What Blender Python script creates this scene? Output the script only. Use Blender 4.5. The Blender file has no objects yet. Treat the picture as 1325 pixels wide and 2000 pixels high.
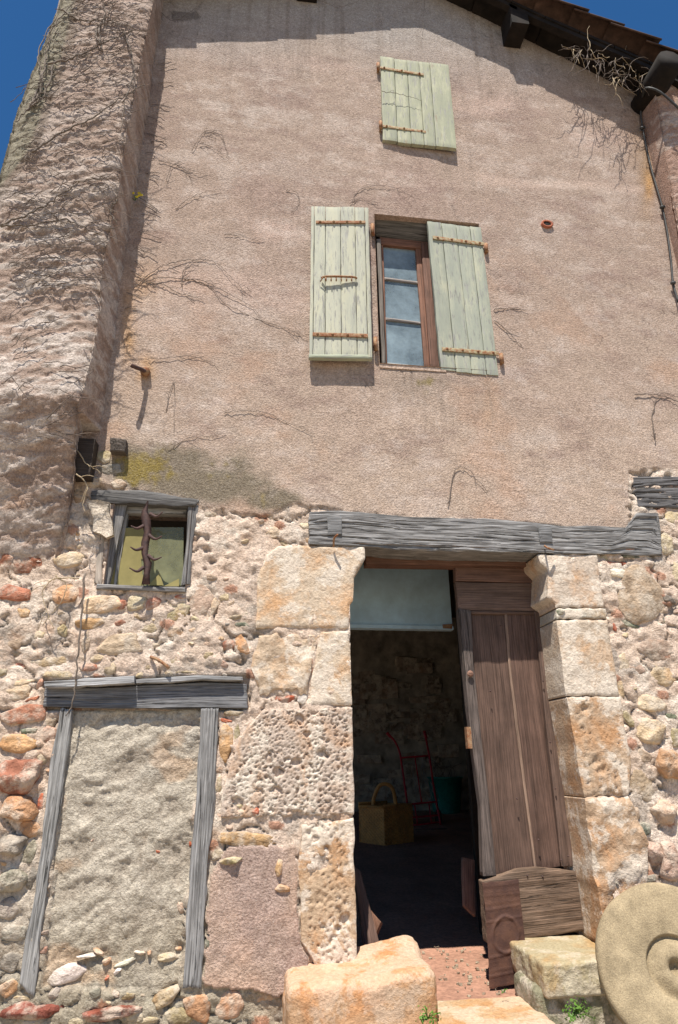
import bpy, math, random
import numpy as np
from mathutils import Matrix, Vector
random.seed(7); rng = np.random.default_rng(7)
S = bpy.context.scene

# ------------------------------------------------------------------ camera, world, sun, exposure
FPX, DIST, EYE = 1250., 3.46, .93
def nz(v):
    v = np.array(v, float); return v/np.linalg.norm(v)
_u = nz((-24, -3175, FPX)); _r = nz((10500, (FPX*FPX-24*10500)/3175, FPX)); _n = np.cross(_u, _r)
MC = np.array([_r, _n, _u]); CAM = np.array([0, -DIST, EYE])
cam = bpy.data.objects.new('camera', bpy.data.cameras.new('camera')); S.collection.objects.link(cam)
cam.data.sensor_fit = 'VERTICAL'; cam.data.sensor_height = 24; cam.data.lens = 24*FPX/2000
cam.data.clip_start = .05; cam.data.clip_end = 500
m = Matrix.Identity(4)
for i in range(3):
    m[i][0] = MC[i][0]; m[i][1] = -MC[i][1]; m[i][2] = -MC[i][2]; m[i][3] = CAM[i]
cam.matrix_world = m
S.camera = cam
SUN = nz((-.33, -1, 2.3))
w = bpy.data.worlds.new('World'); S.world = w; w.use_nodes = True
nt = w.node_tree; sky = nt.nodes.new('ShaderNodeTexSky'); sky.sky_type = 'NISHITA'; sky.sun_disc = False
sky.sun_elevation = math.asin(SUN[2]); sky.sun_rotation = math.atan2(SUN[0], SUN[1])
sky.altitude = 300; sky.air_density = 1.0; sky.dust_density = .3; sky.ozone_density = 3.2
hs = nt.nodes.new('ShaderNodeHueSaturation'); hs.inputs['Saturation'].default_value = 1.28; hs.inputs['Value'].default_value = .9
nt.links.new(sky.outputs[0], hs.inputs['Color']); nt.links.new(hs.outputs[0], nt.nodes['Background'].inputs[0]); nt.nodes['Background'].inputs[1].default_value = .088
sl = bpy.data.lights.new('sun', 'SUN'); sl.energy = 5.0; sl.angle = math.radians(.53); sl.color = (1, .95, .86)
so = bpy.data.objects.new('sun', sl); S.collection.objects.link(so)
so.rotation_euler = Vector(SUN).to_track_quat('Z', 'Y').to_euler()
S.view_settings.view_transform = 'Standard'; S.view_settings.look = 'None'
S.view_settings.exposure = .58; S.view_settings.gamma = 1; S.view_settings.use_curve_mapping = False
S.cycles.max_bounces = 10; S.cycles.diffuse_bounces = 5

# ------------------------------------------------------------------ measuring: photo pixel -> point at depth y, or on a floor
def ray(px, py): return MC@np.array([px-662.5, py-1000, FPX])
def W(px, py, y=0.):
    d = ray(px, py); return CAM+d*((y-CAM[1])/d[1])
def PR(x, y, z):
    p = np.stack([x, y, z], -1)-CAM; c = p@MC
    return c[..., 0]/c[..., 2]*FPX+662.5, c[..., 1]/c[..., 2]*FPX+1000
def floor_z(y): return -.1+.1*max(0, y-.9)
def GF(px, py):
    y = 1.
    for _ in range(40):
        d = ray(px, py); t = (floor_z(y)-CAM[2])/d[2]; y = .5*y+.5*(CAM+d*t)[1]
    return CAM+d*t

# ------------------------------------------------------------------ noise
_T = rng.random(65536)
def _h(i, j, k): return _T[((i*73856093) ^ (j*19349663) ^ (k*83492791)) & 65535]
def vn(x, y, z=0.):
    x, y, z = np.broadcast_arrays(np.asarray(x, float), y, z)
    i, j, k = np.floor(x).astype(np.int64), np.floor(y).astype(np.int64), np.floor(z).astype(np.int64)
    f, g, h = x-i, y-j, z-k; f = f*f*(3-2*f); g = g*g*(3-2*g); h = h*h*(3-2*h)
    L = lambda a, b, t: a+(b-a)*t
    return L(L(L(_h(i, j, k), _h(i+1, j, k), f), L(_h(i, j+1, k), _h(i+1, j+1, k), f), g),
             L(L(_h(i, j, k+1), _h(i+1, j, k+1), f), L(_h(i, j+1, k+1), _h(i+1, j+1, k+1), f), g), h)*2-1
def fbm(x, y, z=0., o=4, p=.5):
    s = 0; a = 1; t = 0
    for q in range(o):
        s = s+a*vn(x*2**q+17*q, y*2**q+5*q, np.asarray(z)*2**q); t += a; a *= p
    return s/t
def worley(x, y):
    x = np.asarray(x, float); y = np.asarray(y, float); i = np.floor(x).astype(np.int64); j = np.floor(y).astype(np.int64)
    best = np.full(x.shape, 9.); cid = np.zeros(x.shape)
    for a in (-1, 0, 1):
        for b in (-1, 0, 1):
            px = i+a+_h(i+a, j+b, 1); py = j+b+_h(i+a, j+b, 2); d = (px-x)**2+(py-y)**2
            c = d < best; best = np.where(c, d, best); cid = np.where(c, _h(i+a, j+b, 3), cid)
    return np.sqrt(best), cid
def ss(a, b, x):
    t = np.clip((x-a)/(b-a), 0, 1); return t*t*(3-2*t)

# ------------------------------------------------------------------ objects
WM = {}
def link(o, parent=None, mw=None):
    S.collection.objects.link(o); mw = mw or Matrix.Identity(4)
    if parent is not None:
        o.parent = parent; o.matrix_parent_inverse = WM[parent.name].inverted()
    o.matrix_basis = mw; WM[o.name] = mw.copy(); return o
def tag(o, label=None, cat=None, group=None, kind=None):
    for k, v in (('label', label), ('category', cat), ('group', group), ('kind', kind)):
        if v: o[k] = v
    return o
def thing(name, loc, label, cat, group=None):
    o = bpy.data.objects.new(name, None); o.empty_display_size = .1
    link(o, None, Matrix.Translation(Vector([float(c) for c in loc]))); return tag(o, label, cat, group)
def mk(name, V, F, mat, parent=None, mw=None, smooth=True, col=None, tint=None):
    V = np.asarray(V, float); mw = mw or Matrix.Translation(Vector([float(c) for c in V.mean(0)]))
    inv = np.array(mw.inverted()); L = V@inv[:3, :3].T+inv[:3, 3]
    me = bpy.data.meshes.new(name)
    if isinstance(F, np.ndarray):
        n = F.shape[1]; me.vertices.add(len(L)); me.vertices.foreach_set('co', L.astype(np.float32).ravel())
        me.loops.add(F.size); me.loops.foreach_set('vertex_index', F.astype(np.int32).ravel())
        me.polygons.add(len(F)); me.polygons.foreach_set('loop_start', np.arange(0, F.size, n, dtype=np.int32))
        me.polygons.foreach_set('loop_total', np.full(len(F), n, np.int32)); me.update(calc_edges=True)
    else:
        me.from_pydata([tuple(v) for v in L], [], F); me.update()
    if smooth: me.polygons.foreach_set('use_smooth', np.ones(len(me.polygons), bool))
    if tint is not None:
        a = me.color_attributes.new('tint', 'FLOAT_COLOR', 'POINT')
        a.data.foreach_set('color', np.concatenate([tint, np.ones((len(tint), 1))], 1).astype(np.float32).ravel())
    me.materials.append(mat); o = bpy.data.objects.new(name, me)
    if col is not None: o.color = (*col, 1)
    return link(o, parent, mw)
class Geo:
    def __init__(s): s.V = []; s.F = []; s.n = 0
    def add(s, V, F):
        s.V.append(np.asarray(V, float)); s.F += [[i+s.n for i in f] for f in F]; s.n += len(V); return s
    def mk(s, name, mat, parent=None, **k): return mk(name, np.concatenate(s.V), s.F, mat, parent, **k)
def box(c0, c1, j=0.):
    (a, b, c), (d, e, f) = c0, c1
    V = np.array([(a, b, c), (d, b, c), (d, e, c), (a, e, c), (a, b, f), (d, b, f), (d, e, f), (a, e, f)], float)
    if j: V += rng.normal(0, j, V.shape)
    return V, [(0, 3, 2, 1), (4, 5, 6, 7), (0, 1, 5, 4), (1, 2, 6, 5), (2, 3, 7, 6), (3, 0, 4, 7)]
def tube(P, R, n=5):
    P = np.asarray(P, float); R = np.broadcast_to(np.asarray(R, float), (len(P),))
    T = np.gradient(P, axis=0); V = []; F = []
    up = np.array([.13, .9, .31])
    for p, r, t in zip(P, R, T):
        t = t/(np.linalg.norm(t)+1e-9); a = nz(np.cross(t, up)); b = np.cross(t, a)
        for k in range(n):
            th = 2*math.pi*k/n; V.append(p+r*(a*math.cos(th)+b*math.sin(th)))
    for i in range(len(P)-1):
        for k in range(n):
            F.append((i*n+k, i*n+(k+1) % n, (i+1)*n+(k+1) % n, (i+1)*n+k))
    F.append(tuple(range(n))[::-1]); F.append(tuple((len(P)-1)*n+k for k in range(n)))
    return V, F
def smoothline(P, n=6):
    P = [np.asarray(p, float) for p in P]
    if len(P) < 3: return [P[0]+(P[-1]-P[0])*t for t in np.linspace(0, 1, n+1)]
    Q = [2*P[0]-P[1]]+P+[2*P[-1]-P[-2]]; out = []
    for i in range(1, len(Q)-2):
        a, b, c, d = Q[i-1:i+3]
        for t in np.linspace(0, 1, n, endpoint=False):
            out.append(.5*(2*b+(c-a)*t+(2*a-5*b+4*c-d)*t*t+(3*b-a-3*c+d)*t**3))
    return out+[P[-1]]
def resample(P, n):
    P = np.asarray(P, float); d = np.r_[0, np.cumsum(np.linalg.norm(np.diff(P, axis=0), axis=1))]; t = np.linspace(0, d[-1], n)
    return np.stack([np.interp(t, d, P[:, k]) for k in range(3)], 1)
def gridF(nu, nv):
    i, j = np.meshgrid(np.arange(nu), np.arange(nv), indexing='ij'); a = i*(nv+1)+j
    return np.stack([a, a+1, a+nv+2, a+nv+1], -1).reshape(-1, 4)
_seed = [0]
def plank(name, A, B, th, mat, parent=None, col=None, amp=.0015, nu=None, nv=None, bev=.004, wob=.002, disp=None, grain=55., label=None, cross=False):
    """solid piece between the long edges A and B (3D polylines), grain along A, going back from the camera by th"""
    A = np.asarray(A, float); B = np.asarray(B, float); _seed[0] += 1; sd = _seed[0]*7.3
    L = np.linalg.norm(np.diff(A, axis=0), axis=1).sum(); Wd = np.linalg.norm(A.mean(0)-B.mean(0))
    nu = nu or int(np.clip(L/.02, 4, 80)); nv = nv or int(np.clip(Wd/.012, 3, 40))
    A = resample(A, nu+1); B = resample(B, nu+1)
    tv = np.linspace(0, 1, nv+1).copy(); tv[1] = min(tv[1], .006/max(Wd, .02)+.01); tv[-2] = 1-tv[1]
    X = A[-1]-A[0]; X = X/np.linalg.norm(X); Z = (B-A).mean(0); Z -= X*(Z@X); Z /= np.linalg.norm(Z)
    N = np.cross(X, Z)
    if N[1] > 0: N = -N
    P = A[:, None]+(B-A)[:, None]*tv[None, :, None]
    U = np.linspace(0, L, nu+1)[:, None]+0*tv[None]; Vv = tv[None]*Wd+0*U
    e = wob*fbm(U*9+sd, Vv*3+sd, 0, 3)
    ed = np.zeros_like(U); ed[:, 0] = -1; ed[:, -1] = 1
    P = P+Z*(e*np.abs(ed))[..., None]*1.
    en = np.zeros_like(U); en[0] = 1; en[-1] = 1; P = P+X*(wob*vn(Vv*40+sd, 3.+sd)*en)[..., None]
    h = amp*(fbm(U*4+sd, Vv*grain+sd, 0, 3)+.5*vn(U*1.5+sd, Vv*9))
    if disp is not None: h = h+disp(P, U, Vv)
    b = np.zeros_like(U); b[0] = b[-1] = 1; b[:, 0] = b[:, -1] = 1
    P = P+N*(h-bev*b)[..., None]
    V = P.reshape(-1, 3); F = gridF(nu, nv)
    w_ = nv+1
    loop = [j for j in range(nv)]+[i*w_+nv for i in range(nu)]+[nu*w_+j for j in range(nv, 0, -1)]+[i*w_ for i in range(nu, 0, -1)]
    lp = V[loop]; back = lp-N*(th); n0 = len(V); k = len(loop)
    V = np.concatenate([V, lp, back]); q = np.arange(k)
    F2 = np.stack([n0+q, n0+(q+1) % k, n0+k+(q+1) % k, n0+k+q], -1)
    if np.cross(P[1, 0]-P[0, 0], P[0, 1]-P[0, 0])@N > 0: F = F[:, ::-1]
    else: F2 = F2[:, ::-1]
    F = np.concatenate([F, F2])
    c = V.mean(0); mw = Matrix([[X[i], Z[i], np.cross(X, Z)[i], c[i]] for i in range(3)]+[[0, 0, 0, 1]])
    o = mk(name, V, F, mat, parent, mw, True, col)
    if label: o['label'] = label
    return o
def quad(name, tl, tr, br, bl, th, mat, parent=None, along='v', **k):
    return plank(name, [tl, bl], [tr, br], th, mat, parent, **k) if along == 'v' else plank(name, [tl, tr], [bl, br], th, mat, parent, **k)
def PX(pts, y): return [W(px, py, y) for px, py in pts]

# ------------------------------------------------------------------ materials
class NB:
    def __init__(s, name):
        s.m = bpy.data.materials.new(name); s.m.use_nodes = True; s.t = s.m.node_tree; s.b = s.t.nodes['Principled BSDF']
        s.b.inputs['Specular IOR Level'].default_value = .25
    def n(s, typ, **k):
        o = s.t.nodes.new(typ)
        for a, v in k.items():
            if a.startswith('_'): setattr(o, a[1:], v)
            else:
                key = int(a[1:]) if a[0] == 'i' and a[1:].isdigit() else a
                if isinstance(v, bpy.types.NodeSocket): s.t.links.new(v, o.inputs[key])
                else: o.inputs[key].default_value = v
        return o
    def l(s, a, b): s.t.links.new(a, b)
    def noise(s, co, scale, detail=4, rough=.55, dist=0.):
        o = s.n('ShaderNodeTexNoise', Scale=scale, Detail=detail, Roughness=rough, Distortion=dist); s.l(co, o.inputs['Vector']); return o.outputs['Fac']
    def ramp(s, f, a, b, c=0., d=1.):
        o = s.n('ShaderNodeMapRange', **{'From Min': a, 'From Max': b, 'To Min': c, 'To Max': d}); s.l(f, o.inputs['Value']); return o.outputs[0]
    def mix(s, f, a, b, bt='MIX'):
        o = s.n('ShaderNodeMix', _data_type='RGBA', _blend_type=bt)
        for i, v in ((0, f), (6, a), (7, b)):
            if isinstance(v, bpy.types.NodeSocket): s.l(v, o.inputs[i])
            else: o.inputs[i].default_value = v if i == 0 else (*v, 1)
        return o.outputs[2]
    def math(s, op, a, b=0.):
        o = s.n('ShaderNodeMath', _operation=op)
        for i, v in ((0, a), (1, b)):
            if isinstance(v, bpy.types.NodeSocket): s.l(v, o.inputs[i])
            else: o.inputs[i].default_value = v
        return o.outputs[0]
    def pos(s): return s.n('ShaderNodeNewGeometry').outputs['Position']
    def obj(s): return s.n('ShaderNodeTexCoord').outputs['Object']
    def scale(s, co, v):
        o = s.n('ShaderNodeMapping'); s.l(co, o.inputs[0]); o.inputs['Scale'].default_value = v; return o.outputs[0]
    def ocol(s): return s.n('ShaderNodeObjectInfo').outputs['Color']
    def orand(s): return s.n('ShaderNodeObjectInfo').outputs['Random']
    def bump(s, f, dist, strength=1., prev=None):
        o = s.n('ShaderNodeBump', Distance=dist, Strength=strength); s.l(f, o.inputs['Height'])
        if prev: s.l(prev, o.inputs['Normal'])
        return o.outputs[0]
    def done(s, col, nrm=None, rough=.9, **k):
        for key, v in (('Base Color', col), ('Roughness', rough), ('Normal', nrm)):
            if v is None: continue
            if isinstance(v, bpy.types.NodeSocket): s.l(v, s.b.inputs[key])
            else: s.b.inputs[key].default_value = (*v, 1) if key == 'Base Color' else v
        for a, v in k.items(): s.b.inputs[a].default_value = v
        return s.m

def render_wall(name, attr=True, bump=1.):
    b = NB(name); p = b.pos()
    base = b.n('ShaderNodeAttribute', _attribute_name='tint').outputs['Color'] if attr else b.ocol(); f0 = b.noise(p, 38, 4, .7)
    f1 = b.noise(p, 85, 3, .6); f2 = b.noise(p, 260, 2, .6); f3 = b.noise(p, 9, 5, .6)
    c = b.mix(1., base, b.mix(b.ramp(f1, .3, .7), (.72, .7, .69), (1.22, 1.21, 1.2)), 'MULTIPLY')
    c = b.mix(1., c, b.mix(b.ramp(f3, .3, .7), (.9, .89, .88), (1.1, 1.1, 1.11)), 'MULTIPLY')
    c = b.mix(1., c, b.mix(b.ramp(f0, .32, .68), (.78, .76, .75), (1.2, 1.2, 1.2)), 'MULTIPLY')
    c = b.mix(b.ramp(f2, .60, .72, 0, .6), c, (.74, .66, .58))           # pale grit
    c = b.mix(b.ramp(b.noise(p, 190, 2, .5), .66, .74, 0, .6), c, (.12, .09, .075))   # dark grit
    nn = b.bump(f1, .010*bump, .9); nn = b.bump(f2, .0035*bump, .8, nn)
    return b.done(c, nn, .95)
M = {}
M['wall'] = render_wall('wall_render')
def stone_mat():
    b = NB('stone_surface'); p = b.pos(); base = b.ocol()
    f = b.noise(p, 14, 6, .65); g = b.noise(p, 60, 4, .6); h = b.noise(p, 5, 3, .5)
    c = b.mix(1., base, b.mix(b.ramp(f, .32, .68), (.55, .51, .47), (1.35, 1.32, 1.28)), 'MULTIPLY')
    c = b.mix(b.ramp(b.noise(p, 8.5, 6, .7), .46, .60, 0, .72), c, (.60, .51, .41))      # lime crust
    c = b.mix(b.ramp(b.noise(p, 6.1, 5, .6), .57, .72, 0, .6), c, b.mix(1., base, (.95, .62, .38), 'MULTIPLY'))
    c = b.mix(b.ramp(g, .62, .75, 0, .5), c, (.17, .13, .10))
    nn = b.bump(f, .03, .6); nn = b.bump(g, .012, .8, nn); nn = b.bump(b.noise(p, 200, 2), .003, .7, nn)
    return b.done(c, nn, .93)
M['stone'] = stone_mat()
def block_mat(nm='cut_stone_surface', lime=.8):
    b = NB(nm); p = b.pos(); base = b.ocol()
    f = b.noise(p, 5, 7, .68, .4); g = b.noise(p, 75, 4, .6)
    c = b.mix(b.ramp(f, .46, .66), base, b.mix(1., base, (1.0, .76, .56), 'MULTIPLY'))
    c = b.mix(b.ramp(b.noise(p, 4.2, 8, .72, .3), .49, .54, 0, lime), c, (.70, .61, .51))
    c = b.mix(b.ramp(b.noise(p, 9, 7, .75), .60, .76, 0, .6), c, (.25, .14, .07))
    c = b.mix(1., c, b.mix(b.ramp(g, .3, .7), (.78, .76, .74), (1.15, 1.15, 1.15)), 'MULTIPLY')
    nn = b.bump(b.noise(p, 22, 5, .6), .012, .7); nn = b.bump(g, .006, .9, nn); nn = b.bump(b.noise(p, 240, 2), .002, .8, nn)
    return b.done(c, nn, .92)
M['block'] = block_mat(); M['step'] = block_mat('worn_step_stone', .3)
def wood_mat(name, dark=.32, bump=.006, sheen=.85, crack=1.):
    b = NB(name); o = b.obj(); base = b.ocol()
    v = b.n('ShaderNodeVectorMath', _operation='ADD'); b.l(o, v.inputs[0])
    r = b.n('ShaderNodeMath', _operation='MULTIPLY'); b.l(b.orand(), r.inputs[0]); r.inputs[1].default_value = 37.
    b.l(r.outputs[0], v.inputs[1]); o = v.outputs[0]
    g = b.noise(b.scale(o, (4, 150, 150)), 1., 5, .65, .4); k = b.noise(b.scale(o, (2.2, 62, 62)), 1., 5, .6, .8); l = b.noise(b.scale(o, (6, 9, 9)), 1., 4, .6)
    c = b.mix(1., base, b.mix(b.ramp(g, .32, .68), (dark, dark*.97, dark*.94), (1.55, 1.55, 1.55)), 'MULTIPLY')
    c = b.mix(1., c, b.mix(b.ramp(l, .3, .7), (.75, .74, .74), (1.22, 1.2, 1.2)), 'MULTIPLY')
    cr = b.ramp(k, .34, .39)
    c = b.mix(b.math('MULTIPLY', b.math('SUBTRACT', 1., cr), .75*crack), c, (.02, .017, .014))
    nn = b.bump(g, bump, .8); nn = b.bump(cr, bump*1.3, .8*crack, nn)
    return b.done(c, nn, sheen)
M['wood'] = wood_mat('weathered_wood')
M['oldwood'] = wood_mat('door_wood', .55, .003, .75, .5)
def paint_mat():
    b = NB('flaking_green_paint'); o = b.obj(); base = b.ocol()
    v = b.n('ShaderNodeVectorMath', _operation='ADD'); b.l(o, v.inputs[0])
    r = b.math('MULTIPLY', b.orand(), 29.); b.l(r, v.inputs[1]); o = v.outputs[0]
    g = b.noise(b.scale(o, (5, 110, 110)), 1., 4, .6, .4); k = b.noise(b.scale(o, (3, 13, 13)), 1., 7, .72); q = b.noise(b.scale(o, (9, 60, 60)), 1., 5, .7)
    wood = b.mix(b.ramp(g, .35, .65), (.16, .15, .14), (.36, .35, .33))
    c = b.mix(1., base, b.mix(b.ramp(k, .3, .7), (.74, .76, .80), (1.12, 1.10, 1.04)), 'MULTIPLY')
    c = b.mix(b.ramp(k, .52, .66, 0, .6), c, (.47, .455, .33))
    fl = b.ramp(q, .53, .62, 0, .8)
    c = b.mix(fl, c, wood); c = b.mix(b.ramp(g, .66, .72, 0, .5), c, (.12, .11, .09))
    c = b.mix(b.ramp(b.noise(b.scale(o, (3, 14, 14)), 1., 5, .7), .64, .72, 0, .6), c, (.22, .13, .09))
    nn = b.bump(g, .0022, .8); nn = b.bump(fl, .0014, -.8, nn)
    return b.done(c, nn, .75)
M['paint'] = paint_mat()
def rust_mat(name, a, c2, metal=.2, sc=45):
    b = NB(name); p = b.pos(); f = b.noise(p, sc, 5, .65); g = b.noise(p, 150, 3)
    c = b.mix(b.ramp(f, .4, .62), a, c2)
    return b.done(c, b.bump(g, .002, .8), .75, Metallic=metal)
M['rust'] = rust_mat('rusty_iron', (.24, .09, .04), (.36, .24, .14))
M['strap'] = rust_mat('painted_strap', (.28, .12, .055), (.42, .38, .24))
M['iron'] = rust_mat('dark_wrought_iron', (.075, .05, .048), (.12, .07, .06), .3)
M['tin'] = rust_mat('rusted_tin_sheet', (.085, .045, .036), (.14, .072, .05), .3, 14)
def plain(name, c, rough=.8, sc=30, var=.3, bmp=.002, **k):
    b = NB(name); p = b.pos(); f = b.noise(p, sc, 4, .6)
    cc = b.mix(b.ramp(f, .3, .7), tuple(x*(1-var) for x in c), tuple(min(1, x*(1+var)) for x in c))
    cc = b.mix(1., cc, b.mix(b.ramp(b.noise(p, max(2.5, sc/14), 6, .65), .34, .66), (.76, .75, .73), (1.18, 1.17, 1.15)), 'MULTIPLY')
    return b.done(cc, b.bump(f, bmp, .6) if bmp else None, rough, **k)
M['cable'] = plain('cable_rubber', (.055, .055, .055), .5)
M['twig'] = plain('dry_twig', (.17, .135, .115), .85)
M['vine'] = plain('dry_vine_bark', (.18, .145, .12), .85)
M['straw'] = plain('bleached_dry_stem', (.42, .33, .22), .85)
M['leaf'] = plain('green_leaf', (.10, .20, .03), .5)
M['petal'] = plain('yellow_petal', (.75, .55, .03), .6)
M['wicker'] = plain('wicker', (.60, .30, .10), .6, 120)
M['red'] = plain('red_enamel', (.36, .02, .03), .35)
M['teal'] = plain('teal_plastic', (.02, .17, .14), .5)
M['white_wire'] = plain('grey_cord', (.3, .28, .27), .7)
M['shade_black'] = plain('near_black_shade', (.022, .018, .015), .9)  # near black: darkness of the interior put into the colour
M['soil'] = plain('reddish_dirt', (.34, .185, .13), .95, 45, .28, .006)
M['inner'] = plain('dim_limewash', (.31, .265, .22), .95, 6, .5, .02)
M['ground'] = plain('pale_gravel', (.33, .27, .20), .95, 8, .25, .01)
M['tile'] = plain('clay_tile', (.062, .036, .027), .9, 12, .5, .004)
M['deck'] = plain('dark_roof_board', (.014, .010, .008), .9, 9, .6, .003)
M['bluewash'] = plain('pale_blue_wash', (.47, .66, .80), .85, 7, .10, .001)
M['card'] = plain('yellowed_card', (.30, .255, .10), .6, 12, .12, .0005)
M['mill'] = plain('granite_millstone', (.33, .26, .165), .95, 170, .26, .006)
M['brickclay'] = plain('clay_pipe', (.36, .12, .07), .9)
def glass_mat(name, dust, dcol, rough=.05):
    m_ = bpy.data.materials.new(name); m_.use_nodes = True; t = m_.node_tree; t.nodes.clear()
    out = t.nodes.new('ShaderNodeOutputMaterial'); gl = t.nodes.new('ShaderNodeBsdfGlossy'); gl.inputs['Roughness'].default_value = rough; gl.inputs[0].default_value = (.8, .9, 1, 1)
    df = t.nodes.new('ShaderNodeBsdfDiffuse'); tr = t.nodes.new('ShaderNodeBsdfTransparent'); tr.inputs[0].default_value = (.75, .85, .9, 1)
    ge = t.nodes.new('ShaderNodeNewGeometry'); n1 = t.nodes.new('ShaderNodeTexNoise'); n1.inputs['Scale'].default_value = 3.5; n1.inputs['Detail'].default_value = 7; n1.inputs['Roughness'].default_value = .7
    t.links.new(ge.outputs['Position'], n1.inputs['Vector'])
    mr = t.nodes.new('ShaderNodeMapRange'); mr.inputs[1].default_value = .36; mr.inputs[2].default_value = .64; mr.inputs[3].default_value = dust*.6; mr.inputs[4].default_value = min(1, dust*1.35)
    t.links.new(n1.outputs['Fac'], mr.inputs[0]); df.inputs[0].default_value = (*dcol, 1)
    a = t.nodes.new('ShaderNodeMixShader'); b = t.nodes.new('ShaderNodeMixShader'); fr = t.nodes.new('ShaderNodeFresnel'); fr.inputs[0].default_value = 1.5
    t.links.new(fr.outputs[0], a.inputs[0]); t.links.new(tr.outputs[0], a.inputs[1]); t.links.new(gl.outputs[0], a.inputs[2])
    t.links.new(mr.outputs[0], b.inputs[0]); t.links.new(a.outputs[0], b.inputs[1]); t.links.new(df.outputs[0], b.inputs[2]); t.links.new(b.outputs[0], out.inputs[0])
    return m_
M['glass'] = glass_mat('dusty_window_glass', .55, (.36, .46, .52))
M['oldglass'] = glass_mat('dirty_greenish_glass', .6, (.30, .30, .17))

# ------------------------------------------------------------------ shared layout functions
def roof_z(x): x = np.asarray(x, float); return np.where(x < 1.1, 7.40-.3*(1.1-x), 7.40-.575*(x-1.1))
def overhang(x): return np.interp(x, [-1.8, 1.1, 2.1, 2.9, 4.3], [.27, .26, .26, .30, .33])
def lift(x): return float(np.interp(x, [1., 2., 3.], [.03, .04, .13]))
BORD = np.array([(-400, 1005), (60, 1010), (130, 960), (175, 940), (215, 948), (300, 962), (375, 972), (405, 985), (470, 1004), (540, 1000), (580, 985), (604, 990), (700, 1000), (900, 1012), (1060, 1022), (1150, 1032), (1224, 1034), (1226, 990), (1240, 950), (1228, 925), (1330, 912), (2500, 900)], float)
def in_poly(px, py, poly):
    c = np.zeros(px.shape, bool); n = len(poly)
    for i in range(n):
        x0, y0 = poly[i]; x1, y1 = poly[(i+1) % n]
        if y0 == y1: continue
        c ^= ((y0 > py) != (y1 > py)) & (px < (x1-x0)*(py-y0)/(y1-y0)+x0)
    return c
PANEL = [(137, 1388), (392, 1386), (388, 1500), (372, 1650), (350, 1940), (80, 1930), (95, 1760), (112, 1580)]
PINK = [(408, 1700), (445, 1652), (580, 1650), (590, 1850), (606, 1872), (600, 1920), (540, 1950), (495, 1930), (400, 1925)]
TILEPATCH = [(330, 22), (385, 18), (386, 38), (335, 40)]
def blobs(px, py, L):
    s = 0
    for cx, cy, rx, ry, k in L: s = np.maximum(s, k*np.exp(-(((px-cx)/rx)**2+((py-cy)/ry)**2)))
    return s
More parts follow.
